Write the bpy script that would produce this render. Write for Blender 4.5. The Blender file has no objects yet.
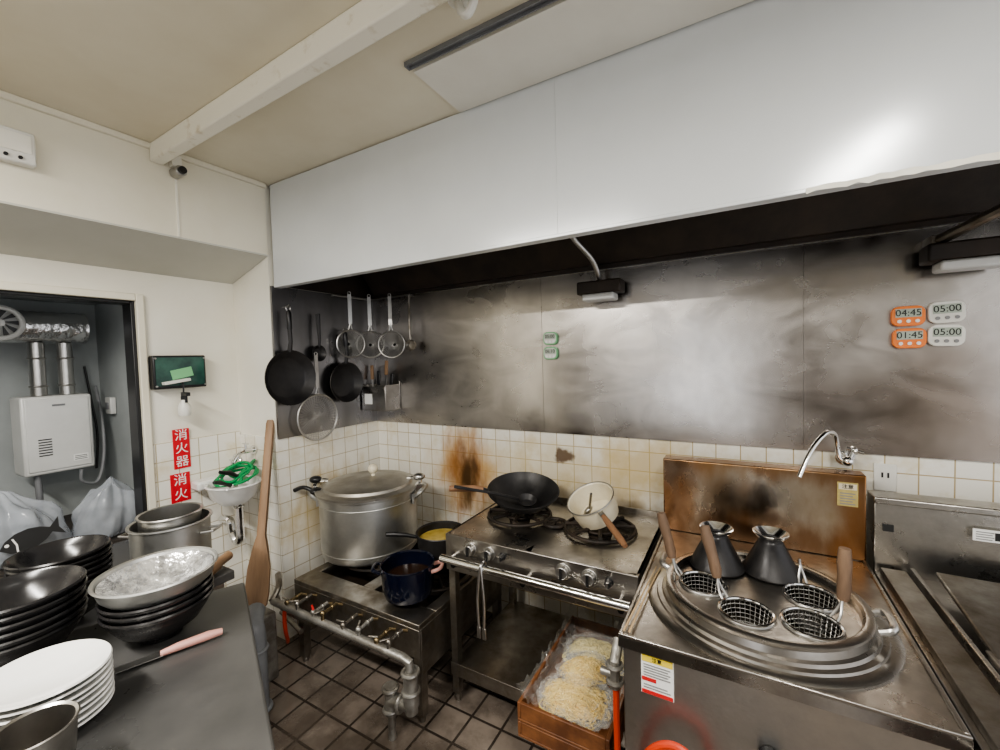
import bpy, bmesh, math, random
from mathutils import Vector, Matrix, Euler, noise
random.seed(3)
R=math.radians
scene=bpy.context.scene
COL=scene.collection
PI=math.pi
# ------------------------------------------------------------------ materials
def nt(name):
    m=bpy.data.materials.new(name); m.use_nodes=True
    n=m.node_tree; b=n.nodes['Principled BSDF']
    return m,n,b
def c4(c): return (c[0],c[1],c[2],1)
def mat(name,col,rough=.5,metal=0,col2=None,vs=6,stretch=(1,1,1),bump=0,bs=60,rough2=None,lo=.35,hi=.65,trans=0,emis=0,alpha=1,coat=0,spots=(),det=6,scratch=0):
    m,n,b=nt(name)
    b.inputs['Base Color'].default_value=c4(col)
    b.inputs['Roughness'].default_value=rough
    b.inputs['Metallic'].default_value=metal
    if trans: b.inputs['Transmission Weight'].default_value=trans
    if coat: b.inputs['Coat Weight'].default_value=coat
    if alpha<1: b.inputs['Alpha'].default_value=alpha
    if emis:
        b.inputs['Emission Color'].default_value=c4(col); b.inputs['Emission Strength'].default_value=emis
    L=n.links
    tc=n.nodes.new('ShaderNodeTexCoord'); mp=n.nodes.new('ShaderNodeMapping')
    mp.inputs['Scale'].default_value=stretch
    L.new(tc.outputs['Object'],mp.inputs['Vector'])
    if col2 or rough2 is not None:
        no=n.nodes.new('ShaderNodeTexNoise'); no.inputs['Scale'].default_value=vs; no.inputs['Detail'].default_value=det
        no.inputs['Roughness'].default_value=.6
        L.new(mp.outputs[0],no.inputs['Vector'])
        mr=n.nodes.new('ShaderNodeMapRange'); mr.inputs[1].default_value=lo; mr.inputs[2].default_value=hi
        L.new(no.outputs['Fac'],mr.inputs[0])
        if col2:
            mx=n.nodes.new('ShaderNodeMix'); mx.data_type='RGBA'
            mx.inputs[6].default_value=c4(col); mx.inputs[7].default_value=c4(col2)
            L.new(mr.outputs[0],mx.inputs[0]); out=mx.outputs[2]
            out=addspots(n,tc,out,spots)
            L.new(out,b.inputs['Base Color'])
        if rough2 is not None:
            m2=n.nodes.new('ShaderNodeMapRange'); m2.inputs[3].default_value=rough; m2.inputs[4].default_value=rough2
            L.new(mr.outputs[0],m2.inputs[0])
            ro=m2.outputs[0]
            if scratch:
                # wiped smears: distorted soft noise added to the roughness and tone
                ms=n.nodes.new('ShaderNodeMapping'); ms.inputs['Scale'].default_value=(1.6,1,3.2); ms.inputs['Rotation'].default_value=(0,R(22),0)
                L.new(tc.outputs['Object'],ms.inputs['Vector'])
                ns=n.nodes.new('ShaderNodeTexNoise'); ns.inputs['Scale'].default_value=1.8; ns.inputs['Detail'].default_value=4; ns.inputs['Distortion'].default_value=1.5
                L.new(ms.outputs[0],ns.inputs['Vector'])
                ma=n.nodes.new('ShaderNodeMath'); ma.operation='MULTIPLY_ADD'; ma.inputs[1].default_value=scratch
                sb=n.nodes.new('ShaderNodeMath'); sb.operation='SUBTRACT'; sb.inputs[1].default_value=.5
                L.new(ns.outputs['Fac'],sb.inputs[0]); L.new(sb.outputs[0],ma.inputs[0]); L.new(ro,ma.inputs[2]); ro=ma.outputs[0]
                hs=n.nodes.new('ShaderNodeMapRange'); hs.inputs[1].default_value=.3; hs.inputs[2].default_value=.7; hs.inputs[3].default_value=.86; hs.inputs[4].default_value=1.12
                L.new(ns.outputs['Fac'],hs.inputs[0])
                if col2:
                    vm=n.nodes.new('ShaderNodeVectorMath'); vm.operation='SCALE'; L.new(out,vm.inputs[0]); L.new(hs.outputs[0],vm.inputs['Scale']); L.new(vm.outputs[0],b.inputs['Base Color'])
            L.new(ro,b.inputs['Roughness'])
    if bump:
        nb=n.nodes.new('ShaderNodeTexNoise'); nb.inputs['Scale'].default_value=bs; nb.inputs['Detail'].default_value=3
        L.new(mp.outputs[0],nb.inputs['Vector'])
        bp=n.nodes.new('ShaderNodeBump'); bp.inputs['Strength'].default_value=bump; bp.inputs['Distance'].default_value=.01
        L.new(nb.outputs['Fac'],bp.inputs['Height']); L.new(bp.outputs[0],b.inputs['Normal'])
    return m
def addspots(n,tc,out,spots):
    # dirt, stain and darker tone patches on a surface: (centre, radii, colour, amount, noise scale xyz, noise gain, softness)
    L=n.links
    for sp_ in spots:
        ctr,sc,colr,amt=sp_[:4]; ns=sp_[4] if len(sp_)>4 else (14,14,14); gain=sp_[5] if len(sp_)>5 else 2.2; lo=sp_[6] if len(sp_)>6 else .5
        mp=n.nodes.new('ShaderNodeVectorMath'); mp.operation='SUBTRACT'; mp.inputs[1].default_value=ctr
        L.new(tc.outputs['Object'],mp.inputs[0])
        ms=n.nodes.new('ShaderNodeVectorMath'); ms.operation='MULTIPLY'; ms.inputs[1].default_value=(1/sc[0],1/sc[1],1/sc[2])
        L.new(mp.outputs[0],ms.inputs[0])
        ln=n.nodes.new('ShaderNodeVectorMath'); ln.operation='LENGTH'; L.new(ms.outputs[0],ln.inputs[0])
        ad=n.nodes.new('ShaderNodeMath'); ad.operation='MULTIPLY_ADD'; ad.inputs[1].default_value=gain; ad.inputs[2].default_value=-gain/2
        mn=n.nodes.new('ShaderNodeVectorMath'); mn.operation='MULTIPLY'; mn.inputs[1].default_value=ns
        L.new(tc.outputs['Object'],mn.inputs[0])
        no2=n.nodes.new('ShaderNodeTexNoise'); no2.inputs['Scale'].default_value=1; no2.inputs['Detail'].default_value=7 if ns[0]>4 else 3
        L.new(mn.outputs[0],no2.inputs['Vector'])
        L.new(no2.outputs['Fac'],ad.inputs[0])
        s2=n.nodes.new('ShaderNodeMath'); s2.operation='ADD'; L.new(ln.outputs['Value'],s2.inputs[0]); L.new(ad.outputs[0],s2.inputs[1])
        m3=n.nodes.new('ShaderNodeMapRange'); m3.interpolation_type='SMOOTHSTEP'; m3.inputs[1].default_value=lo; m3.inputs[2].default_value=1.1; m3.inputs[3].default_value=amt; m3.inputs[4].default_value=0
        L.new(s2.outputs[0],m3.inputs[0])
        mx=n.nodes.new('ShaderNodeMix'); mx.data_type='RGBA'
        L.new(m3.outputs[0],mx.inputs[0]); L.new(out,mx.inputs[6]); mx.inputs[7].default_value=c4(colr); out=mx.outputs[2]
    return out
def tilemat(name,axes,size,c1,c2,mort,rough,stain=None,spots=(),msize=.0025,bump=.3,rough2=None,slo=.5,shi=.72):
    m,n,b=nt(name); L=n.links
    tc=n.nodes.new('ShaderNodeTexCoord'); sp=n.nodes.new('ShaderNodeSeparateXYZ'); cb=n.nodes.new('ShaderNodeCombineXYZ')
    L.new(tc.outputs['Object'],sp.inputs[0])
    L.new(sp.outputs[axes[0]],cb.inputs[0]); L.new(sp.outputs[axes[1]],cb.inputs[1])
    br=n.nodes.new('ShaderNodeTexBrick'); br.offset=0; br.squash=1
    br.inputs['Scale'].default_value=1; br.inputs['Mortar Size'].default_value=msize
    br.inputs['Brick Width'].default_value=size; br.inputs['Row Height'].default_value=size
    br.inputs['Mortar Smooth'].default_value=.2
    br.inputs['Color1'].default_value=c4(c1); br.inputs['Color2'].default_value=c4(c2); br.inputs['Mortar'].default_value=c4(mort)
    L.new(cb.outputs[0],br.inputs['Vector'])
    out=br.outputs['Color']
    no=n.nodes.new('ShaderNodeTexNoise'); no.inputs['Scale'].default_value=5; no.inputs['Detail'].default_value=8; no.inputs['Roughness'].default_value=.65
    L.new(tc.outputs['Object'],no.inputs['Vector'])
    if stain:
        mr=n.nodes.new('ShaderNodeMapRange'); mr.inputs[1].default_value=slo; mr.inputs[2].default_value=shi; mr.inputs[4].default_value=.75
        L.new(no.outputs['Fac'],mr.inputs[0])
        mx=n.nodes.new('ShaderNodeMix'); mx.data_type='RGBA'
        L.new(mr.outputs[0],mx.inputs[0]); L.new(out,mx.inputs[6]); mx.inputs[7].default_value=c4(stain); out=mx.outputs[2]
    out=addspots(n,tc,out,spots)
    L.new(out,b.inputs['Base Color'])
    b.inputs['Roughness'].default_value=rough
    if rough2 is not None:
        m2=n.nodes.new('ShaderNodeMapRange'); m2.inputs[1].default_value=.35;m2.inputs[2].default_value=.65; m2.inputs[3].default_value=rough; m2.inputs[4].default_value=rough2
        L.new(no.outputs['Fac'],m2.inputs[0]); L.new(m2.outputs[0],b.inputs['Roughness'])
    bp=n.nodes.new('ShaderNodeBump'); bp.inputs['Strength'].default_value=bump; bp.inputs['Distance'].default_value=.004; bp.invert=True
    L.new(br.outputs['Fac'],bp.inputs['Height']); L.new(bp.outputs[0],b.inputs['Normal'])
    return m

steel=mat('brushed_steel',(.60,.59,.57),.28,1,(.42,.41,.39),5,(1,1,1),.05,80,.42)
steel_dirty=mat('greasy_steel',(.44,.42,.39),.3,1,(.20,.17,.13),7,(1,1,1),.1,40,.55)
steel_top=mat('worn_steel_top',(.56,.54,.51),.22,1,(.31,.29,.265),5,(1,1,1),.06,50,.42)
steel_basin=mat('basin_steel',(.52,.50,.47),.20,1,(.31,.285,.255),4,(1,1,1),.05,20,.36)
steel_wall=mat('smudge_reflection_wall_steel',(.60,.57,.54),.19,1,(.46,.43,.40),1.7,(1.4,1,.8),.10,3.2,.34,lo=.34,hi=.66,det=4,scratch=.22,  # tone blotches put blurry reflections into the colour; brown smudges are stains
   spots=[((.72,2.19,1.28),(.85,1,.50),(.22,.165,.125),.70,(3,3,3.4),1.2,.0),((-1.85,2.19,1.6),(.45,1,.7),(.36,.34,.32),.6,(3,3,2),.9,.0),((-.35,2.19,1.18),(.9,1,.09),(.30,.26,.22),.5,(5,5,5),1.2,.1)])
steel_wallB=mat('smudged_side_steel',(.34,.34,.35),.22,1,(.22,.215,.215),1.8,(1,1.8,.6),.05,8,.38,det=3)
steel_burnt=mat('heat_stained_steel',(.58,.53,.46),.18,1,(.40,.31,.21),3.2,(1,1,.7),.06,30,.40,
   spots=[((-.29,2.0,.95),(.14,1,.5),(.28,.12,.035),.85,(8,8,4),1.8,.1),((.05,2.0,.83),(.7,1,.15),(.16,.075,.03),.88,(12,7,5),2.0,.1),((.40,2.0,.95),(.12,1,.5),(.27,.12,.04),.85,(8,8,4),1.8,.1),((.05,2.0,1.13),(.7,1,.07),(.28,.14,.05),.8,(14,8,5),2.2,.1),((-.05,2.0,.98),(.18,1,.16),(.34,.19,.08),.6,(9,9,4),2.0,.1)])
chrome=mat('chrome',(.78,.78,.77),.12,1)
alum=mat('dull_aluminium',(.66,.66,.64),.36,1,(.50,.50,.48),6,rough2=.52,bump=.04,bs=40)
iron=mat('seasoned_black_iron',(.020,.019,.020),.3,.3,(.04,.038,.038),10,rough2=.5,bump=.06,bs=60)
castiron=mat('cast_iron',(.024,.022,.02),.55,.4,(.055,.04,.03),14,bump=.2,bs=90)
blackpl=mat('black_plastic',(.015,.015,.016),.35)
blackbowl=mat('black_lacquer',(.014,.014,.015),.18,0,(.024,.022,.022),8,rough2=.3)
wood=mat('worn_wood',(.36,.225,.13),.55,0,(.19,.115,.065),12,(1,1,.15),.1,60)
woodgrip=mat('grimy_wood_grip',(.30,.195,.125),.6,0,(.15,.095,.06),14,(1,1,.2),.15,60)
woodx=mat('worn_wood_x',(.36,.20,.11),.55,0,(.20,.10,.05),12,(.15,1,1),.1,60)
woodlight=mat('pale_wood',(.62,.47,.29),.5,0,(.50,.35,.2),12,(.15,1,1),.1,60)
cratewood=mat('stained_crate_wood',(.33,.14,.055),.5,0,(.13,.05,.022),9,(1,.2,1),.2,60,lo=.3,hi=.65)
cream=mat('cream_wall_paint',(.83,.79,.67),.5,0,(.75,.70,.56),1.6,bump=.03,bs=30)
creamB=mat('cream_panel_paint',(.86,.84,.76),.42,0,(.80,.76,.65),1.8,bump=.03,bs=30)
soffitm=mat('soffit_grey',(.60,.59,.53),.6,0,(.53,.52,.46),1.6)  # grey tone for the soffit's underside sheet
ceilm=mat('nicotine_ceiling_paint',(.78,.73,.60),.40,0,(.69,.63,.49),1.4,bump=.03,bs=20)
ceilp=mat('pale_ceiling_panel',(.80,.78,.71),.35,0,(.72,.69,.62),2)
beamm=mat('chipped_beam_paint',(.88,.85,.75),.45,0,(.66,.59,.45),14,lo=.58,hi=.74)
hoodm=mat('white_enamel_hood',(.76,.785,.80),.17,.10,(.69,.71,.72),1.1,(1,1,1),.03,6,.26)
sootm=mat('greasy_soot',(.018,.013,.010),.5,0,(.04,.027,.018),6,bump=.2,bs=25)
nichem=mat('niche_grey_paint',(.46,.49,.49),.6,0,(.36,.38,.38),2)
whitepl=mat('white_plastic',(.80,.79,.74),.35,0,(.72,.70,.64),6)
heaterm=mat('heater_casing',(.70,.70,.68),.4,.1,(.62,.62,.60),4)
foil=mat('crinkled_foil',(.72,.72,.72),.25,1,bump=.8,bs=28)
ceramic=mat('white_ceramic',(.84,.84,.82),.12,0,(.78,.77,.74),5,coat=.3)
countm=mat('dark_counter',(.075,.074,.072),.24,.35,(.12,.117,.113),3,rough2=.43,bump=.05,bs=20)
red=mat('sign_red',(.66,.015,.03),.4)
white=mat('label_white',(.85,.85,.83),.5)
orange=mat('orange_plastic',(.85,.24,.06),.4)
greenp=mat('green_plastic',(.02,.30,.10),.25)
greent=mat('leaf_green_plastic',(.22,.52,.26),.4)
yellowink=mat('yellow_ink',(.80,.62,.08),.5)
lcd=mat('lcd_grey',(.42,.47,.40),.3)
darkink=mat('dark_ink',(.02,.02,.02),.5)
greyink=mat('grey_ink',(.25,.25,.25),.5)
redink=mat('red_ink',(.6,.03,.03),.5)
pinkpl=mat('salmon_plastic',(.62,.33,.28),.4)
enamelblue=mat('navy_enamel',(.003,.005,.016),.14,0,(.005,.008,.022),6,coat=.2)
yellowsoup=mat('yellow_soup',(.60,.45,.12),.22,0,(.42,.30,.06),14)
creamen=mat('cream_enamel',(.80,.75,.60),.25,0,(.66,.58,.42),6)
brass=mat('old_brass',(.36,.28,.16),.4,1,(.2,.16,.1),10)
pipegrey=mat('grey_pvc',(.25,.26,.27),.45,0,(.17,.17,.18),6)
galv=mat('galvanised_fitting',(.50,.49,.46),.45,.8,(.26,.24,.21),12,bump=.2,bs=50)
hosered=mat('red_rubber_hose',(.62,.06,.02),.4)
noodle=mat('fresh_noodle',(.92,.72,.25),.45,0,(.84,.60,.17),12)
noodle2=mat('pale_noodle',(.92,.82,.46),.45,0,(.84,.71,.34),12)
film=mat('plastic_film',(.95,.95,.92),.03,0,alpha=.15,bump=1.0,bs=16)
bagm=mat('translucent_bag',(.72,.76,.82),.12,0,(.48,.52,.58),4,bump=.6,bs=14,alpha=.42)
bagc=mat('bag_contents_grey',(.07,.08,.09),.6,0,(.26,.27,.27),9)
cardb=mat('dark_carton',(.035,.03,.028),.7,0,(.06,.05,.04),5)
water=mat('cloudy_water',(.10,.09,.07),.06,0,(.07,.06,.05),4)
tubem=mat('lit_tube',(1,.97,.9),.4,emis=6)
panelgreen=mat('dark_green_panel',(.02,.05,.045),.15,0,(.05,.13,.10),9)
amber=mat('gold_olive_sticker',(.52,.42,.16),.45,0,(.40,.32,.12),30)
lidm=mat('dull_metal_lid',(.60,.59,.56),.42,1,(.42,.39,.34),5,rough2=.55,bump=.05,bs=30)
rearm=mat('rear_wall_paint',(.50,.47,.40),.6,0,(.38,.35,.29),1.2)
reard=mat('rear_added_dark_blocks',(.10,.085,.075),.5,.2,(.20,.18,.16),1.1)  # dark tone for added blocks that the steel mirrors
ST=(16,16,6)
tile_back=tilemat('back_wall_tiles',(0,2),.1,(.82,.79,.71),(.87,.85,.78),(.48,.38,.22),.18,(.62,.50,.26),
   spots=[((-.85,2.2,.93),(1.0,.5,.26),(.64,.50,.24),.45,(9,9,6),1.8,.2),((-1.54,2.2,.86),(.32,.5,.36),(.58,.34,.13),.85,(10,10,5),1.5,.1),((-1.53,2.2,.87),(.18,.5,.34),(.33,.14,.04),.9,ST,1.6,.15),((-1.51,2.2,.84),(.09,.5,.26),(.05,.03,.015),.88,ST,1.4,.2),((-.86,2.2,1.04),(.055,.5,.05),(.12,.07,.04),.9),((-.45,2.2,1.02),(.30,.5,.20),(.58,.42,.16),.5,(10,10,8),1.8,.3),((-.8,2.2,.70),(.8,.5,.2),(.32,.22,.11),.75,(9,9,6),1.6,.2)])
tile_side=tilemat('side_wall_tiles',(1,2),.1,(.82,.79,.71),(.88,.86,.79),(.50,.42,.29),.18,(.66,.55,.32),
   spots=[((-2.28,1.75,.68),(.6,.5,.28),(.56,.42,.19),.65,(9,12,5),1.8,.2)])
tile_ret=tilemat('return_wall_tiles',(0,2),.1,(.82,.80,.73),(.88,.86,.80),(.52,.47,.38),.18,(.66,.56,.35))
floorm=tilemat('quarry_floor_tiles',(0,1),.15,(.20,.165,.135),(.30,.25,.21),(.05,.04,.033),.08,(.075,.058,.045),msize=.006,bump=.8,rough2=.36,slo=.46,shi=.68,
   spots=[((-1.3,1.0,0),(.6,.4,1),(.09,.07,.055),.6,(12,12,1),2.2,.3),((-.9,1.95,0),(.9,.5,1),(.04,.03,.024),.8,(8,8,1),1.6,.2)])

# ------------------------------------------------------------------ geometry helpers
def smoothpts(pts,n=6,closed=False):
    P=[Vector(p) for p in pts]; out=[]; N=len(P)
    rng=range(N if closed else N-1)
    for i in rng:
        if closed: p0,p1,p2,p3=P[(i-1)%N],P[i],P[(i+1)%N],P[(i+2)%N]
        else: p0,p1,p2,p3=P[max(i-1,0)],P[i],P[i+1],P[min(i+2,N-1)]
        for k in range(n):
            t=k/n
            out.append(.5*((2*p1)+(-p0+p2)*t+(2*p0-5*p1+4*p2-p3)*t*t+(-p0+3*p1-3*p2+p3)*t**3))
    if not closed: out.append(P[-1])
    return out
class M:
    def __init__(s): s.bm=bmesh.new()
    def box(s,x0,x1,y0,y1,z0,z1):
        v=[s.bm.verts.new((x,y,z)) for x in(x0,x1) for y in(y0,y1) for z in(z0,z1)]
        for f in((0,1,3,2),(4,6,7,5),(0,4,5,1),(2,3,7,6),(0,2,6,4),(1,5,7,3)): s.bm.faces.new([v[i] for i in f])
        return s
    def prism(s,poly,z0,z1,axis='z'):
        def P(a,b,c):
            return {'z':(a,b,c),'y':(a,c,b),'x':(c,a,b)}[axis]
        lo=[s.bm.verts.new(P(a,b,z0)) for a,b in poly]; hi=[s.bm.verts.new(P(a,b,z1)) for a,b in poly]
        n=len(poly)
        s.bm.faces.new(lo[::-1]); s.bm.faces.new(hi)
        for i in range(n): s.bm.faces.new([lo[i],lo[(i+1)%n],hi[(i+1)%n],hi[i]])
        return s
    def ring(s,c,u,v,r,seg): return [s.bm.verts.new(c+u*(r*math.cos(2*PI*i/seg))+v*(r*math.sin(2*PI*i/seg))) for i in range(seg)]
    def bridge(s,a,b):
        n=len(a)
        for i in range(n): s.bm.faces.new([a[i],a[(i+1)%n],b[(i+1)%n],b[i]])
    def cyl(s,p0,p1,r0,r1=None,seg=24,caps=True):
        p0=Vector(p0);p1=Vector(p1); r1=r0 if r1 is None else r1
        d=(p1-p0).normalized(); u=d.orthogonal().normalized(); v=d.cross(u)
        a=s.ring(p0,u,v,r0,seg); b=s.ring(p1,u,v,r1,seg); s.bridge(a,b)
        if caps: s.bm.faces.new(a[::-1]); s.bm.faces.new(b)
        return s
    def lathe(s,prof,seg=48,c=(0,0,0),sx=1,sy=1,closed=False):
        rows=[]
        for r,z in prof:
            if r<1e-6: rows.append([s.bm.verts.new((c[0],c[1],c[2]+z))])
            else: rows.append([s.bm.verts.new((c[0]+sx*r*math.cos(2*PI*i/seg),c[1]+sy*r*math.sin(2*PI*i/seg),c[2]+z)) for i in range(seg)])
        pr=list(zip(rows[:-1],rows[1:]))
        if closed: pr.append((rows[-1],rows[0]))
        for a,b in pr:
            for i in range(seg):
                j=(i+1)%seg
                if len(a)==1 and len(b)==1: continue
                if len(a)==1: s.bm.faces.new([a[0],b[j],b[i]])
                elif len(b)==1: s.bm.faces.new([a[i],a[j],b[0]])
                else: s.bm.faces.new([a[i],a[j],b[j],b[i]])
        return s
    def tube(s,pts,r,seg=10,closed=False,smooth=0,caps=True):
        if smooth:
            n0=len(pts); pts=smoothpts(pts,smooth,closed)
            if isinstance(r,(list,tuple)):
                r=[r[min(int(i/smooth),n0-1)] for i in range(len(pts))]
        P=[Vector(p) for p in pts]; N=len(P); rows=[]; u=None
        for i in range(N):
            if closed: d=(P[(i+1)%N]-P[(i-1)%N])
            else: d=P[min(i+1,N-1)]-P[max(i-1,0)]
            d.normalize()
            if u is None: u=d.orthogonal().normalized()
            else:
                u=(u-d*u.dot(d))
                u=u.normalized() if u.length>1e-5 else d.orthogonal().normalized()
            v=d.cross(u); rr=r[i] if isinstance(r,(list,tuple)) else r
            rows.append(s.ring(P[i],u,v,rr,seg))
        for a,b in zip(rows[:-1],rows[1:]): s.bridge(a,b)
        if closed: s.bridge(rows[-1],rows[0])
        elif caps: s.bm.faces.new(rows[0][::-1]); s.bm.faces.new(rows[-1])
        return s
    def torus(s,c,R_,r,n=(0,0,1),seg=40,sub=8):
        n=Vector(n).normalized(); u=n.orthogonal().normalized(); v=n.cross(u); c=Vector(c)
        return s.tube([c+u*R_*math.cos(2*PI*i/seg)+v*R_*math.sin(2*PI*i/seg) for i in range(seg)],r,sub,closed=True)
    def ball(s,c,r,sc=(1,1,1),seg=16):
        mt=Matrix.Translation(c)@Matrix.Diagonal((r*sc[0],r*sc[1],r*sc[2],1))
        bmesh.ops.create_uvsphere(s.bm,u_segments=seg*2,v_segments=seg,radius=1,matrix=mt); return s
    def o(s,name,m,parent=None,loc=(0,0,0),rot=(0,0,0),bevel=0,smooth=True,label=None,wire=0,solid=0,kind=None,ang=35,bseg=2):
        bmesh.ops.recalc_face_normals(s.bm,faces=s.bm.faces)
        me=bpy.data.meshes.new(name); s.bm.to_mesh(me); s.bm.free()
        me.materials.append(m)
        if smooth:
            me.polygons.foreach_set('use_smooth',[True]*len(me.polygons)); me.set_sharp_from_angle(angle=R(ang))
        ob=bpy.data.objects.new(name,me); COL.objects.link(ob)
        ob.location=loc; ob.rotation_euler=rot
        if parent: ob.parent=parent
        if bevel:
            md=ob.modifiers.new('b','BEVEL'); md.width=bevel; md.segments=bseg; md.limit_method='ANGLE'; md.angle_limit=R(40)
        if solid:
            md=ob.modifiers.new('s','SOLIDIFY'); md.thickness=solid
        if wire:
            md=ob.modifiers.new('w','WIREFRAME'); md.thickness=wire; md.use_replace=True
        if label: ob['label']=label
        if kind: ob['kind']=kind
        return ob
def thing(name,label,cat,loc=(0,0,0),rot=(0,0,0),group=None):
    e=bpy.data.objects.new(name,None); COL.objects.link(e); e.empty_display_size=.05
    e.location=loc; e.rotation_euler=rot; e['label']=label; e['category']=cat
    if group: e['group']=group
    return e
def top(ob,label,cat,group=None):
    ob['label']=label; ob['category']=cat
    if group: ob['group']=group
    return ob
def clone(root,loc,rot=None,label=None):
    def cp(o,par):
        n=o.copy(); COL.objects.link(n)
        if par: n.parent=par
        for ch in [c for c in o.children]: cp(ch,n)
        return n
    n=cp(root,None); n.location=loc
    if rot is not None: n.rotation_euler=rot
    if label: n['label']=label
    return n
def struct(ob): ob['kind']='structure'; return ob
def rotm(z,x):
    x=Vector(x).normalized(); z=Vector(z); z=(z-x*z.dot(x)).normalized(); y=z.cross(x)
    return Matrix((x,y,z)).transposed().to_euler()
def curve2mesh(cu,m,parent,loc,rot,name):
    t=bpy.data.objects.new('tmp',cu); COL.objects.link(t)
    bpy.context.view_layer.update()
    me=bpy.data.meshes.new_from_object(t.evaluated_get(bpy.context.evaluated_depsgraph_get()))
    bpy.data.objects.remove(t)
    ob=bpy.data.objects.new(name,me); COL.objects.link(ob); me.materials.clear(); me.materials.append(m)
    ob.location=loc; ob.rotation_euler=rot; ob.parent=parent
    return ob
def text(s,size,m,parent,loc,rot=(R(90),0,0),name='lettering',ext=.0006,spacing=1.0,align='CENTER'):
    cu=bpy.data.curves.new(name,'FONT'); cu.body=s; cu.size=size; cu.align_x=align; cu.align_y='CENTER'; cu.extrude=ext
    cu.space_line=spacing
    return curve2mesh(cu,m,parent,loc,rot,name)
def holeplate(circles,m,parent,loc,name,ext=.0015,rect=None):
    cu=bpy.data.curves.new(name,'CURVE'); cu.dimensions='2D'; cu.fill_mode='BOTH'; cu.extrude=ext
    if rect:
        sp=cu.splines.new('POLY'); sp.points.add(3); sp.use_cyclic_u=True
        for i,(x,y) in enumerate(((rect[0],rect[2]),(rect[1],rect[2]),(rect[1],rect[3]),(rect[0],rect[3]))): sp.points[i].co=(x,y,0,1)
    for (cx,cy,r) in circles:
        sp=cu.splines.new('POLY'); n=64; sp.points.add(n-1); sp.use_cyclic_u=True
        for i in range(n): sp.points[i].co=(cx+r*math.cos(2*PI*i/n),cy+r*math.sin(2*PI*i/n),0,1)
    return curve2mesh(cu,m,parent,loc,(0,0,0),name)
XF=(R(90),0,R(90))   # faces +X
# ------------------------------------------------------------------ ROOM
H=2.6
YR=1.435
struct(M().box(-3.6,2.4,-2.6,2.3,-.1,0).o('floor',floorm,smooth=False))
struct(M().box(-3.6,2.4,-2.6,2.3,H,H+.1).o('ceiling',ceilm,smooth=False))
struct(M().box(-.97,2.3,1.16,1.44,H-.012,H).o('ceiling_panel',ceilp,smooth=False))
struct(M().box(-2.29,2.4,2.2,2.3,0,H).o('wall_back',tile_back,smooth=False))
struct(M().box(-2.285,-.971,2.19,2.2,1.17,2.04).o('wall_back_steel_panel',steel_wall,smooth=False))
struct(M().box(-.969,.2345,2.19,2.2,1.17,2.04).o('wall_back_steel_panel_middle',steel_wall,smooth=False))
struct(M().box(.2355,2.3,2.19,2.2,1.17,2.04).o('wall_back_steel_panel_wide',steel_wall,smooth=False))
struct(M().box(-2.39,-2.295,YR+.1,2.3,0,H).o('wall_side',creamB,smooth=False))
struct(M().box(-2.295,-2.287,YR-.005,2.2,0,1.172).o('wall_side_tiles',tile_side,smooth=False))
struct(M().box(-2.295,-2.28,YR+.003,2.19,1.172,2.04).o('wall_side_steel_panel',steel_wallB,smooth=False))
struct(M().box(-2.76,-2.296,YR,YR+.1,0,H).o('wall_return',creamB,smooth=False))
struct(M().box(-2.66,-2.296,YR-.008,YR,0,1.18).o('wall_return_tiles',tile_ret,smooth=False))
struct(M().box(-2.76,-2.66,.955,YR,0,2.3).o('wall_left',creamB,smooth=False))
struct(M().box(-2.66,-2.652,.985,YR-.008,0,1.20).o('wall_left_tiles',tile_side,smooth=False))
struct(M().box(-2.76,-2.66,-2.6,.955,1.94,2.3).o('wall_left_lintel',creamB,smooth=False))
struct(M().box(-2.76,-2.66,-2.6,-.1,0,1.94).o('wall_left_near',creamB,smooth=False))
struct(M().prism([(-2.29,2.212),(-2.29,H),(-2.659,H),(-2.659,2.10)],-2.6,YR,'y').o('wall_soffit',cream,smooth=False))
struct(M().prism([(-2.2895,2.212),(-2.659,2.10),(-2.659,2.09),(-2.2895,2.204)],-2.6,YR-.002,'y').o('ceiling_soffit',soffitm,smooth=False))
# unseen rear wall; opening and dark blocks added for reflections in the steel
struct(M().box(-2.66,-1.75,-2.7,-2.6,0,H).box(.15,2.4,-2.7,-2.6,0,H).box(-1.75,.15,-2.7,-2.6,2.2,H).o('wall_rear',rearm,smooth=False))
struct(M().box(.35,1.5,-2.6,-2.25,0,2.0).box(-2.6,-2.0,-2.6,-2.3,0,1.9).o('wall_rear_added_blocks',reard,smooth=False))  # added dark blocks, unseen, mirrored as dark blotches in the steel
# niche
struct(M().box(-3.6,-3.5,-.2,1.15,0,H).o('wall_niche_back',nichem,smooth=False))
struct(M().box(-3.5,-2.76,1.05,1.15,0,H).o('wall_niche_side',nichem,smooth=False))
struct(M().box(-3.5,-2.76,-.2,-.1,0,H).o('wall_niche_near',nichem,smooth=False))
struct(M().box(-3.5,-2.76,-.1,1.05,2.0,2.05).o('ceiling_niche',nichem,smooth=False))
struct(M().box(-2.668,-2.64,.952,.985,0,1.975).box(-2.668,-2.64,-.1,.952,1.94,1.975).o('trim_1',cream,bevel=.004))
struct(M().box(-2.76,-2.662,.935,.953,0,1.94).box(-2.76,-2.662,-.1,.935,1.925,1.939).o('trim_2',blackpl,bevel=.003))
# ceiling beam
struct(M().prism([(-2.285,.905),(2.3,.79),(2.3,.865),(-2.285,.955)],2.520,2.6,'z').o('trim_3',beamm,bevel=.006))
struct(M().box(-2.289,-2.27,-2.5,YR,2.575,2.6).o('trim_4',cream,bevel=.004))
struct(M().box(-2.292,-2.286,1.0,1.008,2.213,2.6).o('trim_5',beamm))
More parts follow.
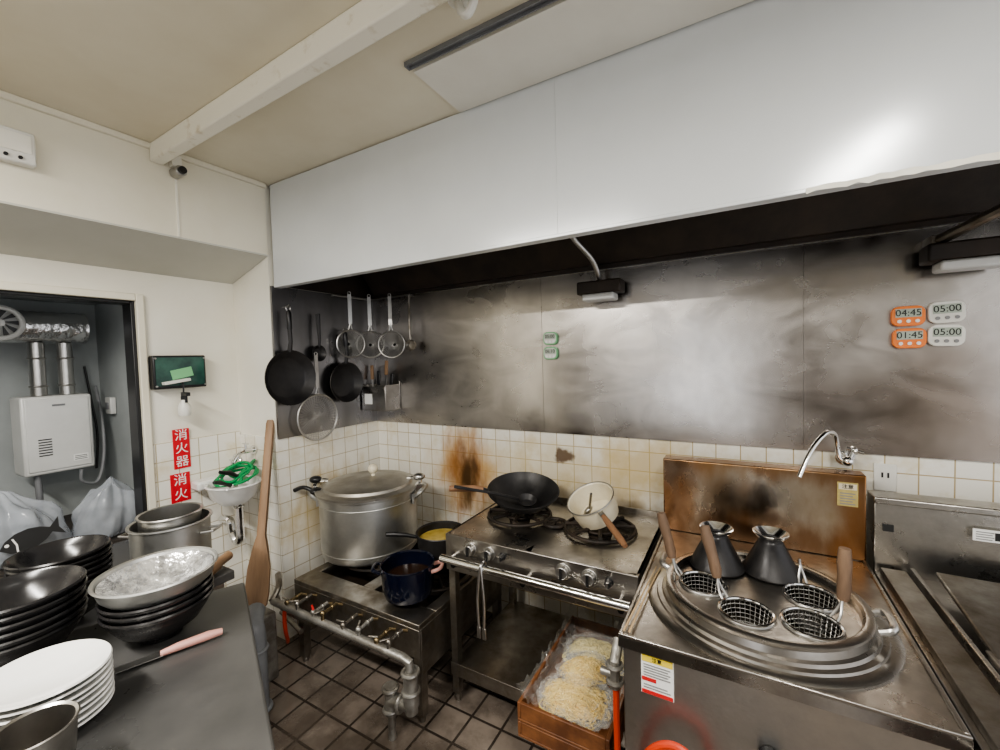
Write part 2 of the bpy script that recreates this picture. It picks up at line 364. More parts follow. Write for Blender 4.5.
# ceiling slot rail
r=M().box(-.97,2.2,1.118,1.122,2.585,2.6).box(-.97,2.2,1.140,1.144,2.585,2.6).box(-.97,2.2,1.12,1.144,2.594,2.6).box(-.975,-.97,1.118,1.144,2.585,2.6).o('ceiling_rail',pipegrey)
top(r,'dark narrow metal channel screwed under the ceiling','rail')
# ------------------------------------------------------------------ HOOD
hd=thing('exhaust_hood','long white enamelled exhaust hood over the cooking line','extractor hood',(0,1.46,2.04))
M().box(-2.270,-.5702,-.01,.01,0,.555).o('front_panel',hoodm,hd,bevel=.0006)
M().box(-.5698,2.3,-.01,.01,0,.555).o('front_panel',hoodm,hd,bevel=.0006)
M().box(-2.270,2.3,-.013,.03,-.010,.002).o('bottom_lip',hoodm,hd,bevel=.002)
M().box(-2.270,2.3,.012,.72,.36,.38).box(-2.270,2.3,.70,.72,.001,.36).box(-2.270,-2.265,.012,.70,.001,.36).box(-2.270,2.3,.012,.02,.001,.36).o('inner_lining',sootm,hd,smooth=False)
M().prism([(.66,.02),(.70,.02),(.46,.36),(.40,.36)],-2.2,2.28,'x').o('grease_baffle',sootm,hd)
M().prism([(.35,-.005),(.38,-.005),(.38,.03),(.35,.03)],.9,2.28,'x').o('support_rail',sootm,hd)
def tape(x0,n,amp):
    mm=M(); random.seed(8)
    pts=[(x0+.022*i,random.uniform(-.002,.002),-.008-amp*random.random(),.001+.006*random.random()) for i in range(n)]
    for i in range(n-1):
        a=pts[i]; b=pts[i+1]
        v=[mm.bm.verts.new(p) for p in ((a[0],-.0145,a[3]),(b[0],-.0145,b[3]),(b[0],-.017+b[1],b[2]),(a[0],-.017+a[1],a[2]))]
        mm.bm.faces.new(v)
    mm.o('peeling_tape',creamB,hd,label='torn cream tape')
tape(.16,40,.008)
# hood lamps
def lampbox(loc,w,label):
    t=thing('hood_lamp',label,'light fixture',loc)
    M().box(-w/2,w/2,-.05,.05,-.01,.055).o('housing',sootm,t,bevel=.008)
    M().box(-w/2+.03,w/2-.03,-.06,.03,-.045,-.01).o('diffuser',heaterm,t,bevel=.008,label='dull cream diffuser')
    M().box(-.03,.03,.05,.075,0,.04).o('bracket',steel_dirty,t)
    return t
lampbox((-.607,2.11,1.915),.22,'small black hood lamp with cream diffuser on steel wall')
lampbox((.70,2.11,1.905),.24,'larger black hood lamp on the steel wall')
c=M().tube([(-.607,2.10,1.97),(-.62,2.02,2.06),(-.68,1.9,2.16),(-.72,1.82,2.3),(-.72,1.80,2.38)],.012,smooth=5).o('electrical_conduit',steel)
top(c,'thin grey conduit running up into the hood','conduit')
c=M().tube([(.62,2.12,1.975),(.68,1.90,2.0),(.80,1.52,2.045)],.018).box(.60,.64,2.10,2.19,1.955,1.995).o('support_bar',steel_dirty)
top(c,'straight greasy diagonal bar under the hood','bar')
# ------------------------------------------------------------------ ceiling bits
t=thing('ceiling_hook','white plastic ceiling socket with hanging cable clip','ceiling fitting',(-.66,.985,2.6))
M().cyl((0,0,-.0),(0,0,-.03),.03).o('base',whitepl,t,bevel=.004)
M().tube([(0,0,-.03),(.01,0,-.06),(.03,0,-.075),(.05,0,-.05),(.04,0,-.035)],.012,smooth=5).o('hook',whitepl,t)
t=thing('heat_sensor','small round grey sensor mounted in the ceiling corner','sensor',(-2.25,1.0,2.50))
M().cyl((-.035,0,0),(.03,0,0),.024).o('body',steel,t,bevel=.004)
M().cyl((.03,0,0),(.045,0,0),.016).o('lens',blackpl,t)
M().box(-.035,-.01,-.02,.02,.026,.08).o('bracket',beamm,t)
t=thing('alarm_box','cream plastic emergency lamp box on the upper wall','alarm box',(-2.288,.46,2.41))
M().box(0,.04,-.09,.082,-.06,.06).o('housing',whitepl,t,bevel=.006)
M().box(.04,.043,-.07,.07,-.02,.045).o('face_plate',creamB,t,bevel=.001)
for i in range(3): M().cyl((.04,-.03+.035*i,-.04),(.046,-.03+.035*i,-.04),.006).o('indicator',redink if i==0 else darkink,t)
# ------------------------------------------------------------------ NICHE: heater etc
t=thing('water_heater','white wall-mounted gas water heater inside the alcove','water heater',(-3.2,.78,1.05))
M().box(-.18,0,-.135,.14,0,.415).o('casing',heaterm,t,bevel=.01)
M().box(0,.006,-.12,.125,.02,.40).o('front_cover',heaterm,t,bevel=.004)
M().box(.006,.008,.05,.11,.05,.085).o('label_plate',white,t)
for i in range(3): M().box(.008,.009,.055,.105,.056+.009*i,.059+.009*i).o('print_line',darkink,t)
for i in range(7): M().box(.006,.009,-.08,-.03,.10+.014*i,.105+.014*i).o('vent_slot',darkink,t)
M().box(.006,.009,-.02,.03,.36,.37).o('logo_mark',pipegrey,t)
t=thing('flue_pipe','pair of steel flue pipes rising from the heater','flue pipe',(-3.28,.79,1.467))
for dy in(-.055,.055):
    M().cyl((0,dy,0),(0,dy,.285),.032).torus((0,dy,.05),.033,.005).torus((0,dy,.2),.033,.005).o('pipe',steel,t)
t=thing('foil_duct','crinkled silver foil ventilation duct in the alcove','duct',(-3.28,.80,1.835))
pp=[(0,-.85+.02*i,0) for i in range(50)]
M().tube(pp,[.083+.004*(i%2) for i in range(50)],24).o('duct',foil,t)
t=thing('vent_fan','round grey wall vent fan with radial blades','fan',(-3.12,.585,1.84))
M().torus((0,0,0),.075,.012,(1,0,0)).cyl((-.06,0,0),(-.05,0,0),.075).o('frame',heaterm,t)
f=M()
for i in range(10):
    a=2*PI*i/10
    f.prism([(.015*math.cos(a+.5),.015*math.sin(a+.5)),(.066*math.cos(a-.12),.066*math.sin(a-.12)),(.066*math.cos(a+.2),.066*math.sin(a+.2))],-.02,-.012,'x')
f.o('blade_wheel',blackpl,t); M().cyl((-.02,0,0),(.0,0,0),.018).o('hub',heaterm,t)
t=M().tube([(-3.2,.86,1.045),(-3.2,.86,.98),(-3.22,.93,.96),(-3.24,.97,1.1),(-3.3,.99,1.3),(-3.4,1.0,1.5)],.008,smooth=6).tube([(-3.25,.70,1.045),(-3.24,.70,.9),(-3.3,.70,.76)],.014,smooth=4).o('heater_cable',pipegrey)
top(t,'grey cable and supply pipe below the water heater','cable')
t=M().tube([(-3.45,.97,1.62),(-3.44,.99,1.4),(-3.42,1.0,1.2),(-3.4,.98,1.0)],.006,smooth=6).o('wall_cable',blackpl); top(t,'thin black cable on the alcove wall','cable')
t=thing('remote_switch','small grey remote switch box beside the heater','switch',(-3.30,1.02,1.38))
M().box(-.04,.04,0,.028,-.05,.05).o('body',heaterm,t,bevel=.005); M().box(-.02,.02,-.006,0,-.02,.02).o('button',pipegrey,t,bevel=.002)
t=thing('storage_carton','dark cardboard carton stacked in the alcove','carton',(-3.1,.45,0))
M().box(-.36,.40,-.5,.54,0,.74).o('body',cardb,t,bevel=.006)
M().box(-.36,0-.003,-.5,.54,.741,.746).o('flap',cardb,t); M().box(.003,.40,-.5,.54,.741,.746).o('flap',cardb,t)
t=thing('black_case','black plastic equipment case under the heater','case',(-3.30,.42,.75))
M().box(-.10,.12,-.16,.10,0,.27).o('body',blackpl,t,bevel=.02); M().box(.12,.125,-.1,.05,.1,.2).o('front_panel',pipegrey,t,bevel=.003)
def blob(c,sc,amp,fr,seed,lobes=0):
    m=M(); bmesh.ops.create_icosphere(m.bm,subdivisions=5,radius=1)
    for v in m.bm.verts:
        n=noise.noise(v.co*fr+Vector((seed,seed*2,seed)))*amp
        rid=abs(noise.noise(v.co*fr*1.6+Vector((seed,0,3))))
        n-=max(0,.12-rid)*lobes
        v.co=v.co*(1+n); v.co.z=max(v.co.z,-.75)
        v.co=Vector((v.co.x*sc[0],v.co.y*sc[1],(v.co.z+.75)*sc[2]))
    return m
def drape(sx,sy,h,seed):
    prof=[(0,0),(.6,0),(.95,.02),(1.04,.12),(1.0,.28),(.95,.45),(.86,.60),(.70,.74),(.52,.84),(.34,.90),(.20,.96),(.10,1.02),(.03,1.08)]
    m=M(); seg=90; m.lathe(prof,seg)
    for v in m.bm.verts:
        z=v.co.z; a=math.atan2(v.co.y,v.co.x)
        k=.03+.16*max(0,z-.2)
        p=Vector((v.co.x*2+seed,v.co.y*2,z*2))
        f=1+k*math.sin(5*a+seed+z*4)+k*.7*math.sin(11*a+seed*2-z*3)+.22*noise.noise(p)-.9*max(0,.08-abs(noise.noise(p*1.7)))
        v.co=Vector((v.co.x*f*sx+.03*z*math.sin(seed),v.co.y*f*sy+.05*z*math.cos(seed),z*h*(1+.22*noise.noise(Vector((v.co.x*2.5,v.co.y*2.5,seed))))))
    return m
def bag(loc,sc,seed,label):
    t=thing('plastic_bag',label,'bag',loc)
    drape(sc[0],sc[1],sc[2],seed).o('bag_body',bagm,t,ang=60)
    blob((0,0,0),(sc[0]*.62,sc[1]*.66,sc[2]*.28),.3,2,seed+4,.5).o('bag_contents',bagc,t)
    return t
b1=bag((-2.87,.535,.752),(.14,.185,.29),3,'bulging crumpled translucent bag with black fish print')
bag((-2.87,.845,.752),(.125,.135,.27),7.3,'crumpled white translucent plastic bag in the alcove')
f=M()
FP=[(-.10,.004),(-.075,.03),(-.04,.045),(.0,.046),(.035,.034),(.062,.014),(.10,.045),(.088,.0),(.10,-.042),(.062,-.010),(.035,-.03),(.0,-.042),(-.04,-.04),(-.075,-.026)]
f.prism(FP,0,.0015,'x')
fo=f.o('printed_fish',darkink,b1); fo.location=(.160,.02,.115); fo.rotation_euler=(R(14),R(-10),0)
f=M().prism([(-.075+.007*math.cos(2*PI*i/12),.012+.007*math.sin(2*PI*i/12)) for i in range(12)],.0016,.003,'x')
f.prism([(-.052,-.03),(-.046,.0),(-.050,.03),(-.056,.03),(-.052,.0),(-.058,-.03)],.0016,.003,'x')
fo=f.o('print_gap',white,b1); fo.location=(.160,.02,.115); fo.rotation_euler=(R(14),R(-10),0)
# ------------------------------------------------------------------ LEFT WALL items
t=thing('wall_mounted_case','dark glossy wall case with green and dark picture above nozzle','case',(-2.652,1.115,1.572))
M().box(0,.05,-.125,.12,-.085,.09).o('housing',blackpl,t,bevel=.006)
M().box(.05,.053,-.115,.11,-.07,.08).o('face',panelgreen,t)  # green and dark picture as mottled colour
M().box(.053,.056,-.05,.05,-.03,.02).o('card',greent,t,rot=(R(12),0,0))
M().box(.053,.09,-.10,.02,-.05,-.035).o('ledge',whitepl,t,rot=(R(8),0,0),bevel=.002)
for (y,z) in((-.115,.075),(.11,.075),(-.115,-.07),(.11,-.07)): M().cyl((.05,y,z),(.058,y,z),.005).o('screw',steel,t)
t=thing('spray_bottle','small white spray nozzle bottle hanging from the case','spray bottle',(-2.58,1.11,1.34))
M().lathe([(0,0),(.026,0),(.030,.01),(.029,.05),(.013,.08),(.012,.09),(0,.09)],24).o('bottle',whitepl,t)
M().cyl((0,0,.085),(0,0,.105),.014).box(-.01,.05,-.01,.01,.105,.125).box(.02,.028,-.006,.006,.07,.11).o('trigger_head',blackpl,t,bevel=.002)
M().tube([(0,0,.125),(0,0,.17),(-.03,0,.18)],.004,smooth=4).o('hanging_loop',blackpl,t)
def sign(loc,w,h,chars,ts,bg,fg,label):
    t=thing('fire_extinguisher_sign',label,'sign',loc)
    M().box(0,.004,-w/2,w/2,-h/2,h/2).o('board',bg,t)
    n=len(chars)
    for i,ch in enumerate(chars):
        z=h/2-(i+.5)*h/n
        text(ch,ts,fg,t,(.0045,0,z),XF)
sign((-2.652,1.115,1.155),.078,.215,'消火器',.064,red,white,'narrow red vertical sign with white fire-extinguisher lettering')
sign((-2.652,1.10,.945),.092,.155,'消火',.066,red,white,'second red fire-extinguisher sign just below the first')
# ------------------------------------------------------------------ SINK
t=thing('hand_basin','small white ceramic hand basin on the tiled wall','basin',(-2.45,1.27,.95))
M().lathe([(0,-.11),(.07,-.11),(.11,-.07),(.128,-.012),(.136,-.003),(.132,.004),(.12,0),(.10,-.06),(.065,-.095),(0,-.098)],48,sx=1.1,sy=.98).o('bowl',ceramic,t)
M().box(-.19,-.10,-.13,.13,-.03,.02).o('back_ledge',ceramic,t,bevel=.012)
M().tube([(0,.02,-.11),(0,.02,-.25),(.0,.02,-.32),(-.04,.02,-.35),(-.08,.02,-.3),(-.1,.02,-.24),(-.18,.02,-.24)],.022,smooth=5).torus((0,.02,-.14),.025,.006).o('drain_trap',chrome,t)
M().cyl((-.15,.08,.02),(-.15,.08,.09),.012).tube([(-.15,.08,.08),(-.10,.07,.13),(-.04,.06,.12),(-.02,.06,.09)],.009,smooth=5).box(-.165,-.135,.065,.095,.09,.10).o('tap',chrome,t,bevel=.002)
coil=[]; random.seed(21)
for k in range(4):
    cy=.022*math.sin(k*2.3); rr=.080-.012*k; tilt=.25+.18*k
    for i in range(10):
        a=2*PI*i/10+.3
        x=rr*math.cos(a)*.9+random.uniform(-.008,.008); y=rr*1.35*math.sin(a)+random.uniform(-.008,.008)
        coil.append((x*math.cos(tilt*.5),y+cy,.028+.012*k+x*math.sin(tilt)*-.8+.016*math.sin(a)))
coil+= [(-.04,.12,.09),(-.09,.13,.05)]
t=top(M().tube(coil,.0075,8,smooth=5).o('water_hose',greenp,loc=(-2.43,1.28,.955)),'looped dark green water hose resting on the basin','hose')
t=thing('scrub_brush','black-handled scrub brush leaning in the basin','brush',(-2.36,1.20,.965),rotm((.2,-.2,1),(.55,-.75,.30)))
M().tube([(-.02,0,0),(.03,0,.004),(.10,0,.012),(.15,0,.010)],[.012,.009,.012,.008],10).o('handle',blackpl,t); M().box(-.07,-.01,-.014,.014,-.02,.006).o('bristles',whitepl,t,bevel=.003)
t=thing('scrub_brush','black-handled cleaning tool lying over basin edge','brush',(-2.40,1.28,.985),rotm((.2,-.2,1),(.25,-.85,.35)))
M().tube([(-.02,0,0),(.03,0,.004),(.08,0,.012),(.14,0,.010)],[.012,.009,.014,.009],10).o('handle',blackpl,t); M().box(-.06,-.01,-.012,.012,-.02,.006).o('bristles',greent,t,bevel=.003)
t=thing('tap_body','wall-mounted steel tap above the basin','tap',(-2.50,YR-.012,1.10))
M().cyl((0,0,0),(0,-.06,0),.014).cyl((0,0,0),(0,-.008,0),.026).tube([(0,-.06,0),(0,-.09,-.01),(0,-.12,-.05)],.01,smooth=4).o('spout',chrome,t)
M().cyl((0,-.05,0),(0,-.05,.04),.007).box(-.025,.025,-.056,-.044,.04,.048).o('handle',chrome,t)
# ------------------------------------------------------------------ TABLE behind
t=thing('side_table','dark steel side table beside the alcove','table',(-2.08,.45,0))
M().box(-.42,.355,-.36,.43,.765,.8).o('tabletop',countm,t,bevel=.004)
M().box(-.38,.32,-.32,.39,.20,.22).o('lower_shelf',steel_dirty,t)
for x in(-.37,.32):
    for y in(-.32,.38): M().box(x-.018,x+.018,y-.018,y+.018,0,.765).o('leg',steel_dirty,t)
t=thing('steel_pot','tall dented steel stockpot on the side table','pot',(-1.95,.77,.801))
M().lathe([(0,0),(.118,0),(.126,.008),(.128,.19),(.136,.196),(.135,.201),(.125,.199),(.122,.01),(0,.006)],48).o('body',alum,t)
for s in(-1,1): M().tube([(s*.126,-.03,.15),(s*.17,-.03,.155),(s*.17,.03,.155),(s*.126,.03,.15)],.005).o('handle',steel,t,rot=(0,0,R(35)))
t=thing('inner_strainer_pot','steel pot nested inside the tall stockpot','pot',(-1.95,.77,.82))
M().lathe([(0,0),(.09,0),(.098,.01),(.10,.205),(.108,.21),(.106,.214),(.097,.212),(.094,.012),(0,.006)],48).o('body',steel,t)
t=thing('wooden_pestle','short brown wooden pestle lying on the table edge','pestle',(-1.75,.80,.83),(0,0,R(120)))
M().lathe([(0,-.09),(.025,-.088),(.029,-.04),(.026,.04),(.018,.06),(.018,.12),(0,.125)],24).o('body',wood,t,rot=(0,R(90),0))
# ------------------------------------------------------------------ COUNTER
cz=math.atan2(-.427,.904)
t=thing('prep_counter','dark worn prep counter beside the cooking aisle','counter',(-1.40,.742,0),(0,0,cz))
M().box(0,1.3,-.9,0,.865,.9).o('worktop',countm,t,bevel=.006)
M().box(.05,1.26,-.86,-.04,.12,.865).o('cabinet_body',steel_dirty,t,bevel=.003)
for i in range(2):
    d=M().box(.07+i*.6,.63+i*.6,-.04,-.025,.16,.84).o('door',steel_dirty,t,bevel=.004)
    M().tube([(.56+i*.08,-.024,.55),(.56+i*.08,.0,.56),(.56+i*.08,.0,.68),(.56+i*.08,-.024,.69)],.006).o('handle',steel,d)
for x in(.1,1.2):
    for y in(-.8,-.1): M().cyl((x,y,0),(x,y,.12),.02).o('foot',steel,t)
BP=[(0,0),(.045,0),(.047,.008),(.05,.012),(.085,.035),(.106,.066),(.112,.080),(.117,.084),(.119,.090),(.116,.094),(.111,.090),(.103,.072),(.08,.04),(.045,.017),(0,.015)]
random.seed(3)
def bowlstack(x,y,z,n,grp,label,rz=0):
    b0=None
    for i in range(n):
        loc=(x+random.uniform(-.003,.003),y+random.uniform(-.003,.003),z+i*.0175)
        if b0 is None:
            b0=top(M().lathe(BP,56).o('ramen_bowl',blackbowl,loc=loc),label,'bowl',grp)
        else:
            n_=b0.copy(); COL.objects.link(n_); n_.location=loc
    return z+(n-1)*.0175
zt=bowlstack(-1.325,.488,.901,4,'black bowls under the steel bowl','black glossy ramen bowl stacked beneath the steel mixing bowl')
bowlstack(-1.50,.275,.901,6,'black bowls on the counter','black glossy ramen bowl in a nested counter stack')
bowlstack(-1.87,.44,.801,9,'black bowls on the side table','black glossy ramen bowl in a nested side-table stack')
t=thing('mixing_bowl','wide shiny steel mixing bowl speckled with white suds','bowl',(-1.325,.488,zt+.038))
M().lathe([(0,0),(.055,0),(.09,.018),(.118,.05),(.127,.078),(.132,.080),(.130,.084),(.124,.081),(.114,.053),(.087,.022),(.053,.004),(0,.004)],64).o('bowl',alum,t)
froth=mat('suds_on_steel',(.86,.86,.85),.25,.75,(.45,.45,.45),28,lo=.44,hi=.60,bump=.9,bs=36)
m=M().lathe([(0,.030)]+[(.1195*k/16,.030+.044*(k/16)**2.4) for k in range(1,17)],80)
for v in m.bm.verts: v.co.z+=.005*noise.noise(v.co*40)*(1-(math.hypot(v.co.x,v.co.y)/.12)**4)
m.o('suds',froth,t,ang=60)
pl0=None
for i in range(8):
    loc=(-1.195+.002*(i%2),.247,.901+i*.0120)
    if pl0 is None:
        pl0=top(M().lathe([(0,0),(.055,0),(.06,.004),(.092,.018),(.099,.022),(.097,.025),(.090,.022),(.058,.009),(0,.007)],64,sx=1.05,sy=.97).o('white_plate',ceramic,loc=loc,rot=(0,0,R(20))),'round white ceramic plate in a stack on the counter','plate','white plates on the counter')
    else:
        n_=pl0.copy(); COL.objects.link(n_); n_.location=loc
t=thing('steel_cup','dark steel cup beside the white plates','cup',(-1.0,.190,.901))
M().lathe([(0,0),(.04,0),(.043,.004),(.052,.118),(.055,.120),(.053,.122),(.049,.119),(.040,.007),(0,.005)],40).o('body',steel_top,t)
t=thing('flat_spatula','steel spatula with salmon plastic handle on the counter','spatula',(-1.171,.559,.912),(0,0,math.atan2(.362-.559,-1.245+1.171)))
M().tube([(0,0,0),(.03,0,.002),(.09,0,.002),(.125,0,0)],[.008,.011,.010,.007],12).o('handle',pinkpl,t)
M().box(.12,.21,-.012,.012,-.002,.0).o('blade',steel,t)
# ------------------------------------------------------------------ PADDLE & plinth
M_=M().box(-2.27,-2.06,.95,1.24,0,.345).o('plinth_block',galv,bevel=.01); top(M_,'low stained concrete plinth block against the tiles','plinth')
b=Vector((-2.15,1.187,.352)); tp=Vector((-2.375,1.39,1.28)); L_=(tp-b).length
t=thing('wooden_paddle','long wooden stirring paddle leaning on the tiled wall','paddle',b,rotm((tp-b),Vector((.80,.60,0))))
pz=[(0,.035),(.02,.052),(.08,.058),(.20,.055),(.30,.035),(.36,.020),(L_-.02,.019),(L_,.014)]
m=M(); rows=[]
for z,w in pz:
    th=.008 if z<.3 else .013
    rows.append([m.bm.verts.new(p) for p in((-w,-th,z),(0,-th*1.5,z),(w,-th,z),(w,th,z),(0,th*1.5,z),(-w,th,z))])
for a_,b_ in zip(rows[:-1],rows[1:]): m.bridge(a_,b_)
m.bm.faces.new(rows[0][::-1]); m.bm.faces.new(rows[-1])
m.o('paddle_body',wood,t,ang=60)
t=thing('drain_pipe','grey plastic drain pipe with elbow beside counter','pipe',(-1.93,1.06,0))
M().tube([(-.10,.06,.42),(-.03,.01,.40),(0,0,.34),(0,0,.0)],.042,16,smooth=5).torus((0,0,.30),.044,.008).torus((0,0,.02),.046,.01).o('pipe_run',pipegrey,t)
# ------------------------------------------------------------------ LOW STOCKPOT RANGE
X0,X1,Y0,Y1=-2.07,-1.21,1.35,2.08
t=thing('stockpot_range','low greasy two-burner stockpot gas range','gas range',(X0,Y0,0))
W=X1-X0;D=Y1-Y0
m=M().box(0,W,0,.12,.43,.455).box(0,W,D-.10,D,.43,.455).box(0,.06,.12,D-.10,.43,.455).box(W-.06,W,.12,D-.10,.43,.455).box(W/2-.04,W/2+.04,.12,D-.10,.43,.455)
m.o('top_frame',steel_dirty,t,bevel=.003)
M().box(.01,W-.01,.01,D-.01,.32,.33).o('drip_tray',sootm,t)
M().box(0,W,0,.012,.30,.43).box(0,W,D-.012,D,.30,.43).box(0,.012,.012,D-.012,.30,.43).box(W-.012,W,.012,D-.012,.22,.43).o('skirt',steel_dirty,t,bevel=.002)
for x in(.025,W-.025):
    for y in(.03,D-.03):
        M().box(x-.02,x+.02,y-.02,y+.02,.03,.42).cyl((x,y,0),(x,y,.03),.016).o('leg',steel_dirty,t)
def grate(m,cx,cy,z,r,arms=6,h=.02):
    m.torus((cx,cy,z),r,.008); m.torus((cx,cy,z),r*.45,.006)
    for i in range(arms):
        a=2*PI*i/arms+.3
        m.tube([(cx+r*.35*math.cos(a),cy+r*.35*math.sin(a),z+h*.3),(cx+r*.7*math.cos(a),cy+r*.7*math.sin(a),z+h*.4),(cx+r*1.0*math.cos(a),cy+r*1.0*math.sin(a),z+h*.4)],.009,6)
for cx in(.21,W-.21):
    m=M(); grate(m,cx,.40,.46,.19); m.o('grate',castiron,t)
    M().lathe([(0,0),(.07,0),(.075,.03),(.05,.05),(0,.05)],24,c=(cx,.40,.34)).o('burner',castiron,t)
gp=thing('gas_manifold','galvanised gas supply pipe with valves along low range','gas pipe',(X0,Y0,0))
M().tube([(-.03,-.10,.378),(W+.0,-.10,.378),(W+.03,-.10,.37),(W+.035,-.10,.32)],.018,14).o('pipe',galv,gp)
fm=M().cyl((W+.035,-.10,.33),(W+.035,-.10,.24),.030).torus((W+.035,-.10,.33),.032,.008).torus((W+.035,-.10,.25),.032,.008).cyl((W+.035,-.10,.22),(W+.035,-.10,.16),.026)
fm.cyl((W+.035,-.10,.19),(W-.08,-.10,.17),.028).torus((W-.02,-.10,.178),.032,.009,(1,0,0)).cyl((W-.08,-.10,.23),(W-.08,-.10,.11),.026).torus((W-.08,-.10,.13),.029,.008).torus((W-.08,-.10,.22),.029,.008)
fm.cyl((W-.08,-.10,.13),(W-.08,-.10,.0),.016)
fm.cyl((W+.035,-.10,.24),(W+.035,-.10,.19),.032).o('elbow_fitting',galv,gp)
for i,x in enumerate((.09,.17,.29,.36,.50,.60,.71,.78)):
    hh=(.405,.42,.41,.425,.41,.42,.405,.42)[i]
    v=M().cyl((x,-.10,.378),(x,-.10,hh+.008),.009).cyl((x,-.10,hh-.004),(x,-.02,hh+.004),.008).ball((x,-.10,hh),.014,seg=8).torus((x,-.05,hh),.010,.0035,(0,1,0),14,6).o('valve',(brass,steel_dirty,galv)[i%3],gp)
    lv=M().box(-.038,.008,-.005,.005,.012,.018).o('lever',redink if i==2 else steel_dirty,v,rot=(0,0,(0,.7,-.5,1.3,.2,-.9,.4,1.0)[i]),loc=(x,-.10,hh),bevel=.002)
    M().tube([(x,-.02,hh+.002),(x+.01,.0,hh-.008),(x+.02,.02,hh-.02)],.006).o('nozzle',brass,v)
top(M().tube([(-2.05,1.28,.36),(-2.06,1.28,.28),(-2.07,1.29,.20),(-2.12,1.33,.12),(-2.2,1.38,.05)],.010,smooth=6).o('gas_hose',hosered),'thin red rubber gas hose beside low range','hose')
top(M().tube([(-2.26,1.37,.30),(-2.12,1.31,.30),(-1.98,1.33,.27),(-1.9,1.345,.25)],.011,smooth=5).tube([(-2.26,1.39,.2),(-2.0,1.33,.2)],.013).tube([(-2.26,1.38,.42),(-2.16,1.32,.41),(-2.11,1.25,.378)],.016,smooth=4).o('supply_pipe',steel_dirty),'old greasy supply pipes running along the tiled wall','pipe')
# BIG POT
t=thing('stockpot','large dull aluminium stockpot with a closed metal lid','stockpot',(-1.955,1.785,.478),(0,0,R(29.7)))
M().lathe([(0,0),(.262,0),(.274,.012),(.28,.05),(.282,.35),(.296,.356),(.297,.368),(.286,.37),(.276,.36),(.272,.02),(0,.012)],72).o('body',alum,t)
M().torus((0,0,.05),.281,.003).torus((0,0,.31),.283,.003).o('body_band',alum,t)
ld=M().lathe([(.300,.368),(.302,.380),(.285,.386),(.272,.384),(.262,.388),(.255,.402),(.19,.416),(.17,.413),(.10,.424),(0,.428)],72).o('lid',lidm,t)
M().cyl((0.02,.03,.423),(.02,.03,.445),.012).ball((.02,.03,.468),.030).o('lid_knob',creamen,ld,label='cream round knob')
for s in(-1,1):
    h=M().tube([(s*.28,-.06,.31),(s*.325,-.06,.345),(s*.345,0,.36),(s*.325,.06,.345),(s*.28,.06,.31)],.013,smooth=5).box(min(s*.275,s*.288),max(s*.275,s*.288),-.08,.08,.28,.34).o('handle',alum,t)
    M().tube([(s*.31,-.02,.33),(s*.315,-.02,.40),(s*.28,-.02,.42),(s*.24,-.01,.415)],.012,smooth=3).box(min(s*.29,s*.33),max(s*.29,s*.33),-.045,.01,.345,.385).o('clamp_arm',chrome,h)
    M().ball((s*.31,-.02,.425),.028,(1.3,1.1,.8)).o('clamp_knob',blackpl if s<0 else steel,h)
top(M().tube([(-.0,0,0),(.06,0,.02),(.12,.0,.0)],.012,smooth=4).ball((-.02,0,0),.035,(1,1,.6)).o('black_ladle_head',blackpl,loc=(-2.17,1.56,.855),rot=(0,0,R(200))),'small black ladle cup resting on the pot rim','ladle')
# BLUE POT
t=thing('navy_saucepan','dark navy enamel cooking pot on the low range','pot',(-1.39,1.49,.478),(0,0,R(30)))
M().lathe([(0,0),(.10,0),(.11,.008),(.122,.05),(.125,.15),(.130,.155),(.126,.159),(.120,.152),(.117,.05),(.105,.012),(0,.008)],56).o('body',enamelblue,t)
M().lathe([(0,.09),(.118,.09)],40).o('contents',mat('dark_soup',(.03,.015,.008),.1),t)
for s in(-1,1): M().tube([(s*.12,-.04,.125),(s*.155,-.035,.135),(s*.165,0,.138),(s*.155,.035,.135),(s*.12,.04,.125)],.009,smooth=4).o('handle',enamelblue if s<0 else pinkpl,t)
t=thing('soup_pan','deep black pan of yellow oil behind the navy pot','pan',(-1.43,1.80,.475),(0,0,R(226)))
M().lathe([(0,0),(.11,0),(.122,.03),(.130,.185),(.135,.187),(.132,.192),(.124,.185),(.117,.03),(.105,.01),(0,.006)],56).o('body',iron,t)
M().lathe([(0,.150),(.123,.150)],48).o('yellow_oil',yellowsoup,t)
M().tube([(.128,0,.172),(.18,0,.19),(.25,0,.205),(.29,0,.21)],[.009,.011,.013,.011],10).o('handle',blackpl,t)
# ------------------------------------------------------------------ GAS RANGE
RX0,RX1,RY0,RY1=-1.18,-.32,1.53,2.13
W=RX1-RX0;D=RY1-RY0
t=thing('gas_range','stainless two-burner gas range with open lower shelf','gas range',(RX0,RY0,0))
cs=[(.21,.33),(.62,.33)]
def plate_hole(m,x0,x1,y0,y1,z,cx,cy,r,seg=48):
    per=[]
    for i in range(seg):
        a=2*PI*i/seg; dx,dy=math.cos(a),math.sin(a)
        tt=min([((x1-cx)/dx if dx>1e-9 else (x0-cx)/dx if dx<-1e-9 else 1e9),((y1-cy)/dy if dy>1e-9 else (y0-cy)/dy if dy<-1e-9 else 1e9)])
        per.append((m.bm.verts.new((cx+dx*r,cy+dy*r,z)),m.bm.verts.new((cx+dx*tt,cy+dy*tt,z)),m.bm.verts.new((cx+dx*r*.96,cy+dy*r*.96,z-.035))))
    for i in range(seg):
        a=per[i];b=per[(i+1)%seg]
        m.bm.faces.new([a[0],a[1],b[1],b[0]]); m.bm.faces.new([a[0],b[0],b[2],a[2]])
    m.bm.faces.new([p[2] for p in per])
m=M(); plate_hole(m,0,W/2-.015,0.0,D,.80,cs[0][0],cs[0][1],.165); plate_hole(m,W/2-.015,W,0.0,D,.80,cs[1][0],cs[1][1],.165)
m.o('cooktop',steel_top,t)
